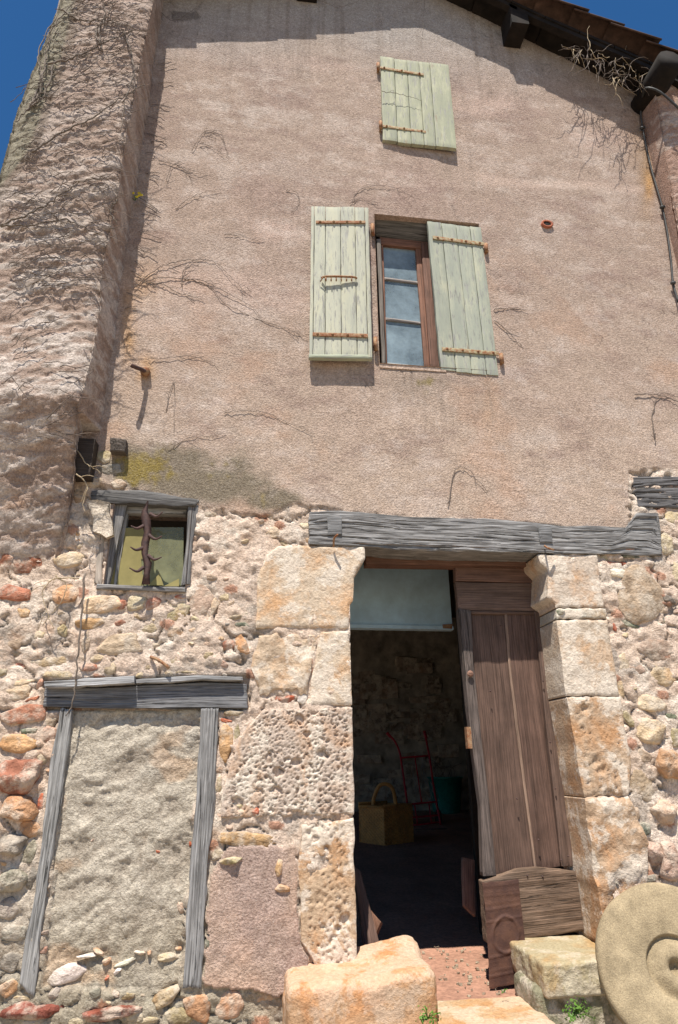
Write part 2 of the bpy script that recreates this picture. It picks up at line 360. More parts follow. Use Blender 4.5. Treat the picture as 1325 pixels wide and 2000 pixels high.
def wall_fields(x, z):
    px, py = PR(x, np.zeros_like(x), z)
    n1 = fbm(x*2.1, z*2.1, .3, 5); n2 = fbm(x*7, z*7, 4.1, 5, .55); n3 = fbm(x*26, z*26, 9.2, 3, .6); n4 = fbm(x*1.2, z*3.4, 7.7, 5, .6)
    jx = px+12*n2+5*n3; jy = py+9*fbm(x*6, z*6, 12.3, 4)+3*n3
    bl = np.interp(jx, BORD[:, 0], BORD[:, 1]); bl = np.where(px > 1226, np.where(px > 1229, np.interp(px, [1229, 1400], [922, 908]), 1034), bl)
    rub = ss(-3, 5, jy-bl)                                # 1 in the bare masonry
    panel = in_poly(jx, jy, PANEL).astype(float); pink = in_poly(jx, jy, PINK).astype(float)
    w1, c1 = worley(x*9+.4*n2, z*12+.4*n2)
    crk = 1-ss(.0, .035, np.abs(fbm(x*3.3, z*4.1, 21.5, 4)))
    h = .006*n1+.0035*n2+.0016*n3
    hr = -.012+.012*n2+.005*n3+.006*(1-2.5*np.abs(fbm(x*5.5, z*8, 91., 4, .6)))+.006*fbm(x*48, z*55, 93., 3, .7)+.012*(w1 < .45)*(.45-w1)*2+.012*fbm(x*3, z*4, 2.2, 4)-.020*crk
    h = h*(1-rub)+hr*rub
    wx = .16*fbm(x*2.2, z*2.2, 17., 3); wz = .16*fbm(x*2.2, z*2.2, 27., 3); st = .75*fbm((x*.85+z*.5+wx)*3.2, (z*.85-x*.5+wz)*9, 1.5, 5, .66)+.5*(1-2.6*np.abs(fbm(x*5+wx*6, z*7.5+wz*6, 3.5, 5, .62)))
    sm = ss(-.08, .16, fbm(x*2.6, z*3.1, 301., 5, .6))*ss(60, 200, px); hr = hr*(1-.75*sm)+(-.006+.006*n2+.003*n3)*.75*sm
    hp = -.036+.021*st+.008*n3+.010*n2-.012*(blobs(px, py, [(200, 1875, 60, 10, 1)]))
    hd = in_poly(px, py, [(82, 1326), (488, 1318), (488, 1386), (82, 1388)]).astype(float); h = h*(1-hd)-.045*hd; h = h*(1-panel)+hp*panel; h = h*(1-pink)+(.012+.006*n2+.005*n3)*pink
    # colour
    def C(*c): return np.array(c)[None, :]
    def mixc(a, b, t): return a+(b-a)*np.clip(t, 0, 1)[:, None]
    col = np.repeat(C(.39, .297, .240), len(x), 0)
    col = mixc(col, C(.33, .235, .195), ss(-.05, .5, n1)*.7)
    col = mixc(col, C(.50, .375, .315), ss(.02, .5, n4)*.75)
    col = mixc(col, C(.52, .41, .32), ss(450, 1000, py+130*n4)*.6)
    col = mixc(col, C(.56, .47, .41), ss(.0, .5, fbm(x*5, z*9, 31., 6, .72))*.55)
    col = mixc(col, C(.27, .185, .155), ss(.05, .5, fbm(x*3, z*8, 131., 6, .7))*.5)
    col = mixc(col, C(.46, .27, .17), ss(.1, .5, fbm(x*2.2, z*2.6, 141., 5, .6))*ss(300, 800, py)*.35)
    col = mixc(col, C(.36, .335, .31), ss(160, 0, py-60*n1-(px-500)*.08)*.8)          # greyer under the eaves
    col = mixc(col, C(.30, .19, .10), blobs(px, py, [(1262, 330, 16, 90, .7), (1255, 300, 30, 30, .5), (1250, 270, 30, 40, .4), (1275, 800, 30, 20, .0)]))
    col = mixc(col, C(.55, .30, .10), blobs(px, py, [(250, 640, 14, 90, .7), (285, 560, 30, 40, .4), (283, 722, 20, 24, .9), (1268, 360, 9, 40, .8), (955, 800, 12, 60, .2)])*(.6+.6*n2))
    li = blobs(px, py, [(330, 905, 110, 36, 1.), (260, 910, 70, 50, 1.), (430, 950, 110, 42, .95), (530, 975, 70, 24, .9), (470, 900, 60, 50, .5), (360, 940, 100, 30, 1)])
    col = mixc(col, C(.13, .115, .075), ss(.25, .75, li+.35*n2+.12*n3)*.75*(1-rub*.6))
    ye = blobs(px, py, [(275, 915, 70, 42, 1.25), (440, 915, 60, 60, .45), (500, 975, 60, 22, .55), (835, 745, 26, 14, .9), (840, 760, 30, 14, .5), (1200, 858, 60, 9, .45), (330, 870, 50, 30, .4)])
    col = mixc(col, C(.25, .19, .045), ss(.50, .85, ye*.85+.55*n3+.35*n2)*np.minimum(1, ye*1.6)*.85)
    col = mixc(col, C(.14, .12, .10), blobs(px, py, [(830, 750, 90, 26, .4), (900, 760, 60, 50, .25)])*(.7+.7*n2))
    run = ss(.0, .5, fbm(x*26, z*.9, 201., 3, .6))
    col = mixc(col, C(.22, .17, .135), run*blobs(px, py, [(830, 780, 70, 70, .4), (560, 60, 260, 110, .5), (960, 800, 30, 90, .5), (1000, 90, 160, 130, .4), (610, 780, 30, 70, .4), (900, 340, 40, 70, .4)]))
    wh = ss(.12, .34, fbm(x*3.1+.3*n2, z*4.2, 211., 6, .72)); col = mixc(col, C(.60, .525, .47), wh*.42*blobs(px, py, [(420, 240, 200, 160, 1), (900, 330, 300, 120, .7), (500, 420, 160, 200, .6), (1100, 720, 300, 260, .8), (700, 850, 400, 150, .8), (400, 760, 200, 160, .8)]))
    hc = (1-ss(.0, .012, np.abs(fbm(x*1.3+.1*n2, z*1.7, 221., 5, .6))))*ss(.0, .3, fbm(x*1.1, z*1.1, 231., 3)); col = mixc(col, C(.13, .10, .085), hc*.55); h = h-.003*hc*(1-rub)
    line = np.abs(py-(350+.055*(px-900)+10*n1+np.maximum(0, 960-px)*-.25)); col = mixc(col, C(.62, .48, .40), (1-ss(3, 12, line))*.4*ss(880, 950, px)*(px < 1260))
    tp = in_poly(jx, jy, TILEPATCH).astype(float); col = mixc(col, C(.17, .14, .12), tp*.8)
    # bare masonry mortar
    cr = np.repeat(C(.60, .475, .375), len(x), 0)
    cr = mixc(cr, C(.38, .33, .28), ss(.02, .25, fbm(x*5, z*6, 44., 6, .68))*.85)
    cr = mixc(cr, C(.53, .35, .235), ss(.14, .34, fbm(x*4.4, z*5.2, 51., 6, .68))*.6)
    cr = mixc(cr, C(.66, .53, .43), sm*.6); cr = mixc(cr, C(.71, .62, .52), ss(.08, .26, fbm(x*6, z*6, 61., 6, .7))*.75)
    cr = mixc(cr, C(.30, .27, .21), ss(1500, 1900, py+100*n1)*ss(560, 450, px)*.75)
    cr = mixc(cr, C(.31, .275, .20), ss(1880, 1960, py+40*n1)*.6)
    cr = mixc(cr, C(.36, .14, .07), (c1 > .93)*(w1 < .33)*.7)
    cr = mixc(cr, C(.24, .20, .165), crk*.5)
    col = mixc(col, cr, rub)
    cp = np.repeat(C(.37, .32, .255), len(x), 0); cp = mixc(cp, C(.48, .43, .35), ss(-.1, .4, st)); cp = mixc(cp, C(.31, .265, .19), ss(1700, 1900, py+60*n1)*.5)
    cp = mixc(cp, C(.50, .33, .2), ss(.3, .5, fbm(x*5, z*8, 71., 4))*.5); cp = mixc(cp, C(.28, .27, .25), ss(.15, .5, n1)*.35)
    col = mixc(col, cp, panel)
    ck = np.repeat(C(.46, .335, .26), len(x), 0); ck = mixc(ck, C(.52, .36, .27), ss(0, .4, n2)); ck = mixc(ck, C(.33, .245, .22), ss(.05, .4, n1)*.6)
    col = mixc(col, ck, pink)
    return h, np.clip(col, .02, .9)
_H = None
def wall_h(p): return float(wall_fields(np.array([p[0]]), np.array([p[2]]))[0][0])

# ------------------------------------------------------------------ ground
V, F = box((-60, -60, -.75), (60, 60, -.65)); mk('ground', V, F, M['ground'], smooth=False)['kind'] = 'structure'

# ------------------------------------------------------------------ the house
house = thing('stone_house', (1, 0, -.65), 'old rendered stone house with sagging tiled gable, bare masonry below and an open doorway', 'house')
WIN = (.715, 1.495, 3.35, 4.625); DOOR = (.5, 1.80, -.8, 2.11); SMW = (-.83, -.40, 1.82, 2.32)
def axis(lo, hi, br, step):
    pts = sorted(set([lo, hi]+[b for b in br if lo < b < hi])); out = []
    for a, b in zip(pts[:-1], pts[1:]): out += list(np.linspace(a, b, max(1, round((b-a)/step)), endpoint=False))
    return np.array(out+[pts[-1]])
def sheet(xs, zs, name, holes, top=False):
    X, Z = np.meshgrid(xs, zs, indexing='ij'); x = X.ravel(); z = Z.ravel(); h, c = wall_fields(x, z)
    F = gridF(len(xs)-1, len(zs)-1); F = F[:, ::-1]
    cx = x[F].mean(1); cz = z[F].mean(1); keep = np.ones(len(F), bool)
    for a, b, d, e in holes: keep &= ~((cx > a) & (cx < b) & (cz > d) & (cz < e))
    if top: keep &= cz < roof_z(cx)+.04
    F = F[keep]; V = np.stack([x, -h, z], 1)
    used = np.unique(F); mp = np.full(len(V), -1); mp[used] = np.arange(len(used))
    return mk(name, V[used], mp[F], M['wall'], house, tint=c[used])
xs = axis(-1.75, 4.2, [WIN[0], WIN[1], DOOR[0], DOOR[1], SMW[0], SMW[1]], .0095)
sheet(xs, axis(-.7, 2.75, [SMW[2], SMW[3], DOOR[3]], .0095), 'wall', [DOOR, SMW])['label'] = 'bare patched rubble masonry of the ground floor'
sheet(xs, axis(2.75, 7.36, [WIN[2], WIN[3]], .015), 'wall', [WIN], True)['label'] = 'pinkish roughcast render of the upper floors'

# reveals of the openings
def reveal(hole, dep, col, sides='lrtb'):
    a, b, c, d = hole; g = Geo()
    if 'l' in sides: g.add(*box((a-.12, .05, c), (a, dep, d)))
    if 'r' in sides: g.add(*box((b, .05, c), (b+.12, dep, d)))
    if 't' in sides: g.add(*box((a, .05, d), (b, dep, d+.12)))
    if 'b' in sides: g.add(*box((a, .05, c-.12), (b, dep, c)))
    return g
pm = render_wall('reveal_render', False)
for hole in (WIN, SMW, DOOR):
    a, b, c, d = hole; g = Geo()
    for q in ([(a, d), (b, d)],) if hole is DOOR else ([(a, c), (a, d)], [(b, d), (b, c)], [(a, d), (b, d)], [(b, c), (a, c)]):
        (x0, z0), (x1, z1) = q; g.add([(x0, -.012, z0), (x1, -.012, z1), (x1, .06, z1), (x0, .06, z0)], [(0, 1, 2, 3)])
    g.mk('reveal', pm, house, smooth=False, col=(.42, .31, .25))
for hole, dep, sd in ((WIN, .3, 'lrtb'), (SMW, .3, 'lrtb'), ((.46, 1.82, -.8, 2.11), .34, 'lrt')):
    reveal(hole, dep, None, sd).mk('reveal', pm, house, smooth=False, col=(.42, .31, .25))
# rooms behind
def slab(name, a, b, mat, **k): V, F = box(a, b); return mk(name, V, F, mat, house, smooth=False, **k)
YB = 5.5
g = Geo(); g.add(*box((-1.7, YB, -.8), (4.2, YB+.1, 2.9))); iw = g.mk('back_wall', M['inner'], house, smooth=False); iw['label'] = 'dim limewashed stone wall at the back of the barn room'
for a_, b_ in (((-1.75, .05, -.8), (-1.65, 1.5, 2.9)), ((-1.75, 4.2, -.8), (-1.65, YB, 2.9)), ((-1.75, 1.5, 2.5), (-1.65, 4.2, 2.9))): slab('side_wall', a_, b_, M['inner'])   # wide unseen opening, added to let light into the room
slab('side_wall', (4.1, .05, -.8), (4.2, YB, 2.9), M['inner'])
slab('ceiling', (-1.75, .05, 2.9), (4.2, YB+.1, 3.0), M['shade_black']); slab('upper_room_wall', (-.2, 2.4, 3.0), (2.6, 2.5, 5.4), M['inner'])
slab('upper_room_wall', (-.3, .06, 3.0), (-.2, 2.5, 5.4), M['inner']); slab('upper_room_wall', (2.6, .06, 3.0), (2.7, 2.5, 5.4), M['inner']); slab('upper_room_ceiling', (-.3, .06, 5.4), (2.7, 2.5, 5.5), M['shade_black'])
# stones of the back wall
for i in range(70):
    px = random.uniform(690, 880); py = random.uniform(1290, 1560); c = W(px, py, YB)
    w_, h_ = random.uniform(.08, .2), random.uniform(.04, .09); V, F = box((c[0]-w_, YB-random.uniform(.01, .04), c[2]-h_), (c[0]+w_, YB+.05, c[2]+h_), .012)
    k = random.uniform(.5, 1.2); mk('stone', V, F, M['stone'], house, col=(.32*k, .25*k, .20*k), smooth=False)
# floor
ys = np.linspace(.02, YB, 120); xf = np.linspace(-1.6, 4.1, 140); X, Y = np.meshgrid(xf, ys, indexing='ij')
Z = -.1+.1*np.maximum(0, Y-.9)+.008*fbm(X*5, Y*5, 3, 4)
mk('floor', np.stack([X, Y, Z], -1).reshape(-1, 3), gridF(139, 119), M['soil'])['kind'] = 'structure'

# ------------------------------------------------------------------ dressed blocks and beams of the facade
CREAM, OCH, TAN, PIT = (.59, .47, .35), (.50, .36, .24), (.47, .37, .27), (.52, .42, .345)
def pits(k, dens=26, thr=.34):
    def f(P, U, V):
        a = P[..., 0]+.012*fbm(P[..., 0]*25, P[..., 2]*25, 1, 3); b = P[..., 2]+.016*fbm(P[..., 0]*25, P[..., 2]*25, 6, 3); w1, c1 = worley(a*dens, b*dens); w3_, c3 = worley(a*dens*2.1+3, b*dens*2.1);  w2, c2 = worley(a*11+5, b*11+3); n = fbm(a*8, b*8, 5, 4); e = ss(.0, .05, V)*ss(0, .05, V.max()-V)
        msk = ss(-.35, .1, fbm(a*2.4, b*2.4, 8, 3))
        return e*(-k*ss(thr, thr*.4, w1)*(c1 > .45)*msk-.6*k*ss(.4, .1, w3_)*(c3 > .35)-1.6*k*ss(.33, .22, w2+.12*n)*(c2 > .62)*msk+.006*n)
    return f
def rough(k): return lambda P, U, V: k*fbm(P[..., 0]*7, P[..., 2]*7, 5, 5, .6)
def block(A, B, y, th, col, mat='block', disp=None, bev=.007, wob=.012, step=.011, **k):
    A = PX(A, y); B = PX(B, y); L = np.linalg.norm(np.diff(A, axis=0), axis=1).sum(); w_ = np.linalg.norm(np.mean(A, 0)-np.mean(B, 0))
    return plank('stone_block', A, B, th, M[mat], house, col=col, amp=.0, bev=bev, wob=wob, nu=int(L/step)+3, nv=int(w_/step)+3, disp=disp or rough(.010), **k)
block([(545, 1066), (520, 1085), (503, 1130), (500, 1226)], [(714, 1066), (714, 1092), (700, 1110), (692, 1130), (690, 1172), (682, 1182), (682, 1226)], -.006, .3, CREAM, wob=.006, label='whitewashed cream block with a stepped corbel under the beam')
block([(628, 1233), (621, 1260), (608, 1330), (606, 1376)], [(683, 1231), (685, 1300), (687, 1340), (688, 1376)], -.006, .3, CREAM, wob=.006)
block([(503, 1238), (495, 1300), (505, 1350)], [(620, 1236), (608, 1300), (600, 1350)], -.008, .1, (.55, .42, .30), disp=rough(.03), wob=.03)
block([(512, 1388), (468, 1440), (448, 1500), (432, 1560), (432, 1598)], [(689, 1381), (690, 1450), (692, 1540), (692, 1590)], -.010, .3, PIT, disp=pits(.015, 36), step=.006, wob=.006, label='large honeycombed block of pitted stone beside the doorway')
block([(588, 1612), (586, 1700), (588, 1840), (622, 1893)], [(692, 1598), (694, 1700), (695, 1800), (696, 1888)], -.010, .3, OCH, disp=pits(.016, 20, .36), step=.0075, wob=.012, label='tall ochre block with deep cavities at the door foot')
block([(1052, 1082), (1056, 1097), (1071, 1112), (1072, 1150), (1070, 1166), (1086, 1178), (1087, 1186)], [(1168, 1083), (1172, 1130), (1178, 1160), (1182, 1186)], -.008, .3, (.56, .46, .37), wob=.006, label='cream block with a rounded corbel right of the door head')
block([(1088, 1188), (1088, 1208)], [(1184, 1188), (1186, 1207)], -.006, .26, (.47, .43, .36), wob=.004, bev=.004)
block([(1089, 1211), (1097, 1280), (1107, 1359)], [(1187, 1210), (1198, 1280), (1212, 1358)], -.008, .34, (.54, .44, .34), wob=.006)
block([(1108, 1361), (1118, 1410), (1130, 1490), (1142, 1556)], [(1213, 1359), (1222, 1420), (1235, 1490), (1229, 1552)], -.008, .34, (.49, .36, .25), disp=pits(.008, 30), wob=.006)
block([(1141, 1557), (1155, 1650), (1172, 1750), (1185, 1850)], [(1230, 1555), (1268, 1650), (1268, 1745), (1270, 1850)], -.008, .34, (.47, .33, .22), disp=rough(.035), wob=.008, label='rough orange block right of the door foot')
GREY = (.235, .23, .225); GREYD = (.13, .125, .125)
def grooves(k=.006): return lambda P, U, V: -k*ss(.12, .42, fbm(U*2.2+V*3, V*85+.5*fbm(U*3, V*6, 2, 2), 3, 4, .6))+.4*k*fbm(U*8, V*60, 9, 2)
def beam(name, A, B, y, th, col=GREY, **k):
    return plank(name, PX(A, y), PX(B, y), th, M['wood'], house, col=col, amp=.001, bev=.006, wob=k.pop('wob', .008), disp=grooves(k.pop('gr', .007)), nu=k.pop('nu', 130), nv=k.pop('nv', 44), **k)
beam('lintel', [(604, 1000), (640, 997), (700, 999), (800, 1009), (900, 1012), (960, 1013), (1050, 1020), (1100, 1027), (1160, 1026), (1225, 1029), (1245, 1000), (1287, 1000), (1292, 1040)],
     [(604, 1063), (700, 1066), (800, 1073), (900, 1076), (960, 1078), (1050, 1079), (1100, 1081), (1160, 1082), (1225, 1083), (1245, 1084), (1287, 1084), (1295, 1084)], -.012, .30, nu=240, nv=80, gr=.010, label='long grey cracked timber lintel over the doorway')
beam('timber_beam', [(1236, 932), (1290, 930), (1340, 929), (1420, 926)], [(1247, 990), (1290, 991), (1340, 992), (1420, 993)], .0, .2, GREYD, gr=.014, label='charred end of a timber beam at the right edge')
for q in ([(640, 1010), (668, 1009)], [(641, 1044), (668, 1043)]), ([(1053, 1031), (1078, 1032)], [(1055, 1058), (1080, 1059)]):
    plank('timber_patch', PX(q[0], -.022), PX(q[1], -.022), .01, M['wood'], house, col=(.19, .19, .19), bev=.002, wob=.001)
beam('timber_header', [(88, 1342), (200, 1343), (300, 1338), (400, 1332), (482, 1336)], [(84, 1380), (200, 1384), (300, 1384), (400, 1383), (485, 1384)], -.005, .1, (.17, .17, .175), gr=.004, label='grey timber header over the infilled opening')
beam('timber_strip', [(88, 1330), (150, 1326), (264, 1320)], [(88, 1341), (150, 1342), (264, 1335)], -.055, .1, (.33, .33, .33), nv=10, gr=.006)
beam('timber_strip', [(264, 1327), (330, 1322), (400, 1318), (472, 1322)], [(264, 1335), (330, 1333), (400, 1327), (472, 1329)], -.04, .09, (.27, .27, .27), nv=10, gr=.006)
beam('timber_post', [(118, 1384), (112, 1420), (98, 1480), (90, 1560), (84, 1620), (70, 1740), (58, 1800), (45, 1860), (36, 1925)], [(141, 1384), (136, 1440), (124, 1520), (114, 1600), (102, 1660), (92, 1740), (82, 1800), (76, 1860), (66, 1948)], -.005, .08, (.30, .295, .285), nv=26, label='left grey timber post of the infilled opening')
beam('timber_post', [(394, 1382), (390, 1450), (383, 1560), (378, 1600), (372, 1690), (366, 1780), (361, 1860), (356, 1930)], [(428, 1382), (425, 1450), (420, 1560), (414, 1605), (408, 1660), (401, 1780), (397, 1860), (392, 1932)], -.008, .08, (.26, .255, .25), nv=28, label='right grey timber post of the infilled opening')

# ------------------------------------------------------------------ rubble stones
PAL = dict(r=(.40, .17, .11), b=(.46, .13, .07), o=(.52, .31, .17), c=(.60, .47, .32), p=(.52, .38, .29), g=(.17, .185, .14), y=(.42, .34, .21), w=(.66, .61, .54), k=(.27, .24, .20), t=(.44, .34, .25), d=(.27, .09, .06))
placed = []
def stone(cx, cy, w_, h_, ang=0, col='c', hgt=None, parent=None, flat=.5, y0=None):
    _seed[0] += 1; sd = _seed[0]*3.1; c = W(cx, cy); sx = np.linalg.norm(W(cx+w_/2, cy)-c); sz = np.linalg.norm(W(cx, cy+h_/2)-c); hgt = (hgt or min(.042, .010+.22*min(sx, sz)))*.8
    n = 32; m_ = random.choice((5, 6, 7)); at = np.sort(np.linspace(0, 2*math.pi, m_, endpoint=False)+rng.uniform(-.35, .35, m_)+random.random()); rr = rng.uniform(.82, 1.18, m_)
    e = random.uniform(.7, .95); cx_ = np.sign(np.cos(at))*np.abs(np.cos(at))**e*rr; cz_ = np.sign(np.sin(at))*np.abs(np.sin(at))**e*rr
    q_ = resample(np.stack([np.r_[cx_, cx_[0]], 0*np.r_[cx_, 0], np.r_[cz_, cz_[0]]], 1), n+1)[:-1]
    q_ = (q_+.5*(np.roll(q_, 1, 0)+np.roll(q_, -1, 0)))/2
    nr_ = 1+.07*vn(q_[:, 0]*4+sd, q_[:, 2]*4+sd, sd)+.04*vn(q_[:, 0]*11+sd, q_[:, 2]*11, sd); ox = q_[:, 0]*sx*nr_*1.06; oz = q_[:, 2]*sz*nr_*1.06
    a = math.radians(-ang); X = ox*math.cos(a)-oz*math.sin(a); Z = ox*math.sin(a)+oz*math.cos(a)
    base = (-wall_h(c)+.005) if y0 is None else y0
    rings = [(1.03, -.4), (1., .25), (.97, .62), (.90, .85), (.74, .95), (.52, 1.0), (.27, 1.)]; V = []; F = []
    fa = rng.uniform(0, 6.28, 5); fc = rng.uniform(.85, 1.25, 5); fs = rng.uniform(.15, .75, 5)
    def facet(u_, v_): return np.minimum.reduce([np.full(np.shape(u_), 1.05)]+[fc[k]-fs[k]*(u_*math.cos(fa[k])+v_*math.sin(fa[k])) for k in range(5)])
    for s_, q in rings:
        x = c[0]+X*s_; z = c[2]+Z*s_
        nn = ((facet(X/sx*s_, Z/sz*s_)-1)*1.1+.38*fbm(x*18+sd, z*24, sd, 5, .7)+.12*(1-2.4*np.abs(vn(x*20, z*34, sd))))*(1 if q > .5 else .3)
        V.append(np.stack([x, base-hgt*(q+nn), z], 1))
    V = np.concatenate(V+[[(c[0], base-hgt*(1.05+.2*vn(sd, sd, sd)), c[2])]])
    for i in range(len(rings)-1):
        for j in range(n): F.append((i*n+j, i*n+(j+1) % n, (i+1)*n+(j+1) % n, (i+1)*n+j))
    k = (len(rings)-1)*n
    for j in range(n): F.append((k+j, k+(j+1) % n, len(V)-1))
    cc = PAL[col] if isinstance(col, str) else col; f = random.uniform(.85, 1.15); placed.append((cx, cy, w_, h_))
    o = mk('brick' if col in ('b', 'd') else 'stone', V, F, M['stone'], parent or house, col=tuple(min(.9, v*f*random.uniform(.95, 1.05)) for v in cc)); return o
ST = [(9, 1040, 40, 60, 0, 'r'), (9, 1094, 36, 44, 0, 'r'), (52, 1099, 78, 42, -5, 'r'), (27, 1158, 74, 32, 3, 'r'), (95, 1056, 105, 32, 0, 'p'), (134, 1092, 60, 32, 0, 'c'), (195, 1180, 74, 44, -12, 'c'), (235, 1180, 22, 19, -30, 'r'),
 (265, 1176, 36, 33, 0, 'c'), (299, 1176, 32, 28, 10, 'r'), (342, 1193, 54, 46, 10, 'y'), (351, 1165, 26, 8, -3, 'b'), (392, 1170, 46, 68, 0, 'p'), (417, 1184, 16, 66, 25, 'c'), (235, 1216, 32, 13, -12, 'r'), (288, 1228, 40, 27, -8, 'y'), (342, 1235, 36, 26, 10, 't'),
 (179, 1216, 60, 24, -10, 'o'), (122, 1230, 24, 26, 0, 'y'), (168, 1253, 20, 40, 3, 'p'), (235, 1256, 96, 44, -5, 'c'), (473, 1262, 24, 40, -25, 'o'), (476, 1219, 36, 12, -3, 'g'), (468, 1203, 46, 12, -18, 'y'), (512, 1285, 30, 40, 0, 'o'), (131, 1160, 56, 36, -10, 'o'),
 (204, 893, 38, 28, -10, 'y'), (213, 917, 52, 20, -3, 'k'), (231, 945, 32, 20, 5, 't'), (177, 940, 68, 24, 6, 'p'), (156, 968, 30, 38, 0, 't'), (31, 1350, 58, 36, 0, 'c'), (37, 1333, 54, 14, -8, 'c'), (77, 1333, 13, 24, 15, 'r'), (63, 1365, 28, 10, -25, 'r'), (51, 1392, 96, 38, -8, 'r'),
 (98, 1408, 28, 26, 0, 'p'), (94, 1436, 28, 38, -10, 'r'), (55, 1428, 38, 16, 0, 'g'), (37, 1453, 78, 36, 3, 'o'), (84, 1479, 22, 28, 25, 'y'), (37, 1514, 82, 70, 0, 'r', .07), (80, 1565, 15, 32, 5, 'b'), (33, 1579, 78, 54, 3, 'o', .06), (115, 1316, 64, 15, 2, 'y'), (100, 1291, 88, 24, -6, 'y'), (95, 1272, 78, 12, -14, 'k'),
 (169, 1245, 12, 30, 3, 'p'), (173, 1302, 38, 18, 5, 'r'), (162, 1285, 22, 12, -5, 'o'), (290, 1304, 18, 30, 0, 'y'), (330, 1314, 28, 9, -8, 'y'), (367, 1313, 48, 9, 4, 'y'), (43, 1300, 42, 30, 25, 'r'), (455, 1392, 46, 13, 0, 'y'), (443, 1407, 26, 9, 5, 'b'), (440, 1450, 28, 78, 2, 'o'),
 (462, 1436, 14, 40, 10, 'y'), (552, 1366, 62, 20, -6, 'b'), (592, 1364, 20, 22, 0, 'w'), (428, 1533, 15, 38, 8, 'y'), (498, 1585, 16, 18, 20, 'b', .02), (59, 1618, 48, 36, 10, 'o'), (24, 1650, 52, 48, 0, 'k', .07), (55, 1668, 32, 56, 12, 'k'), (24, 1722, 58, 46, 0, 'k', .07), (18, 1775, 54, 44, 10, 'k'), (26, 1822, 50, 34, 0, 'k'), (60, 1716, 20, 46, 15, 'k'),
 (16, 1930, 40, 34, -20, 'o'), (20, 1880, 50, 44, 0, 'k'), (60, 1976, 122, 36, -1, 'd', .05), (216, 1979, 124, 30, -4, 'd', .05), (45, 1953, 46, 16, 0, 'y'), (60, 2000, 70, 18, 0, 'y'), (150, 1995, 40, 26, 0, 'y'), (122, 1905, 86, 42, -4, 'w', .03), (390, 1970, 66, 62, 5, 'o'), (450, 1962, 64, 56, -15, 'o'), (350, 1985, 60, 40, 10, 'y'),
 (306, 1665, 12, 7, 0, 'b', .01), (355, 1775, 24, 24, 30, 'p', .015), (371, 1648, 8, 16, 0, 'b'), (178, 1641, 10, 6, -30, 'r', .01), (405, 1842, 11, 20, 5, 'g'), (489, 1640, 118, 32, 3, 'o', .03), (450, 1680, 50, 15, -14, 'y', .04), (545, 1692, 17, 40, 12, 'o', .03), (552, 1735, 36, 20, 5, 'o', .03), (521, 1950, 42, 30, -5, 'o'), (424, 1668, 28, 26, 0, 'y'), (480, 1995, 60, 30, 0, 'k'), (280, 1996, 60, 20, 0, 'y'), (545, 1990, 40, 40, 0, 'k'),
 (349, 1857, 18, 10, 0, 'o', .02), (324, 1874, 52, 22, 4, 'y', .03), (265, 1985, 40, 24, 0, 'y'), (325, 1950, 60, 34, -20, 'y', .03),
 (1253, 1160, 84, 112, 8, 't', .035), (1236, 1086, 36, 8, 2, 'g'), (1181, 1088, 24, 9, 0, 'y'), (1192, 1099, 48, 10, 3, 'b'), (1223, 1100, 28, 9, 10, 'b'), (1151, 1197, 30, 18, 8, 'g', .02), (1178, 1200, 20, 16, 0, 'g', .02), (1095, 1196, 14, 12, 0, 'g', .02), (1203, 1225, 8, 17, -5, 'b'), (1237, 1222, 58, 14, 28, 'g'), (1291, 1215, 48, 16, -18, 'g'),
 (1289, 1270, 92, 46, 6, 't'), (1272, 1374, 50, 34, 10, 'c'), (1228, 1405, 13, 36, -22, 'y'), (1271, 1429, 66, 54, -8, 'c', .05), (1260, 1476, 34, 28, 8, 't'), (1305, 1493, 52, 66, 8, 'o', .06), (1256, 1531, 46, 70, 0, 't', .02), (1313, 1399, 20, 12, 10, 'g'), (1209, 1119, 36, 18, 4, 'w'), (1297, 1317, 58, 44, 0, 'c'), (1320, 1440, 20, 44, 8, 'y'), (1215, 1345, 18, 40, 0, 'c'),
 (1300, 1590, 60, 50, 0, 'p', .05), (1278, 1665, 40, 60, 0, 'p', .05), (1310, 1680, 44, 80, 8, 'p', .05), (1325, 1120, 30, 40, 0, 'c'), (1300, 1060, 40, 50, 0, 'c'), (1320, 1010, 44, 26, -5, 'c'), (1240, 1590, 24, 30, 0, 't'), (1222, 1297, 20, 44, -5, 'c'), (1345, 1250, 30, 50, 0, 'c'), (1260, 1620, 30, 26, 0, 'g')]
for s_ in ST: stone(*s_[:6], hgt=s_[6] if len(s_) > 6 else None)
for q in ((166, 1870, 46, 8, -3, 'w'), (243, 1884, 42, 11, -20, 'w'), (190, 1862, 26, 9, 30, 'o'), (206, 1882, 18, 13, -25, 'o'), (228, 1899, 20, 9, -40, 'w'), (207, 1914, 18, 7, -58, 'b'), (290, 1864, 9, 7, 0, 'o'), (272, 1864, 26, 8, 4, 'w')):
    stone(*q, hgt=.02, y0=.028)
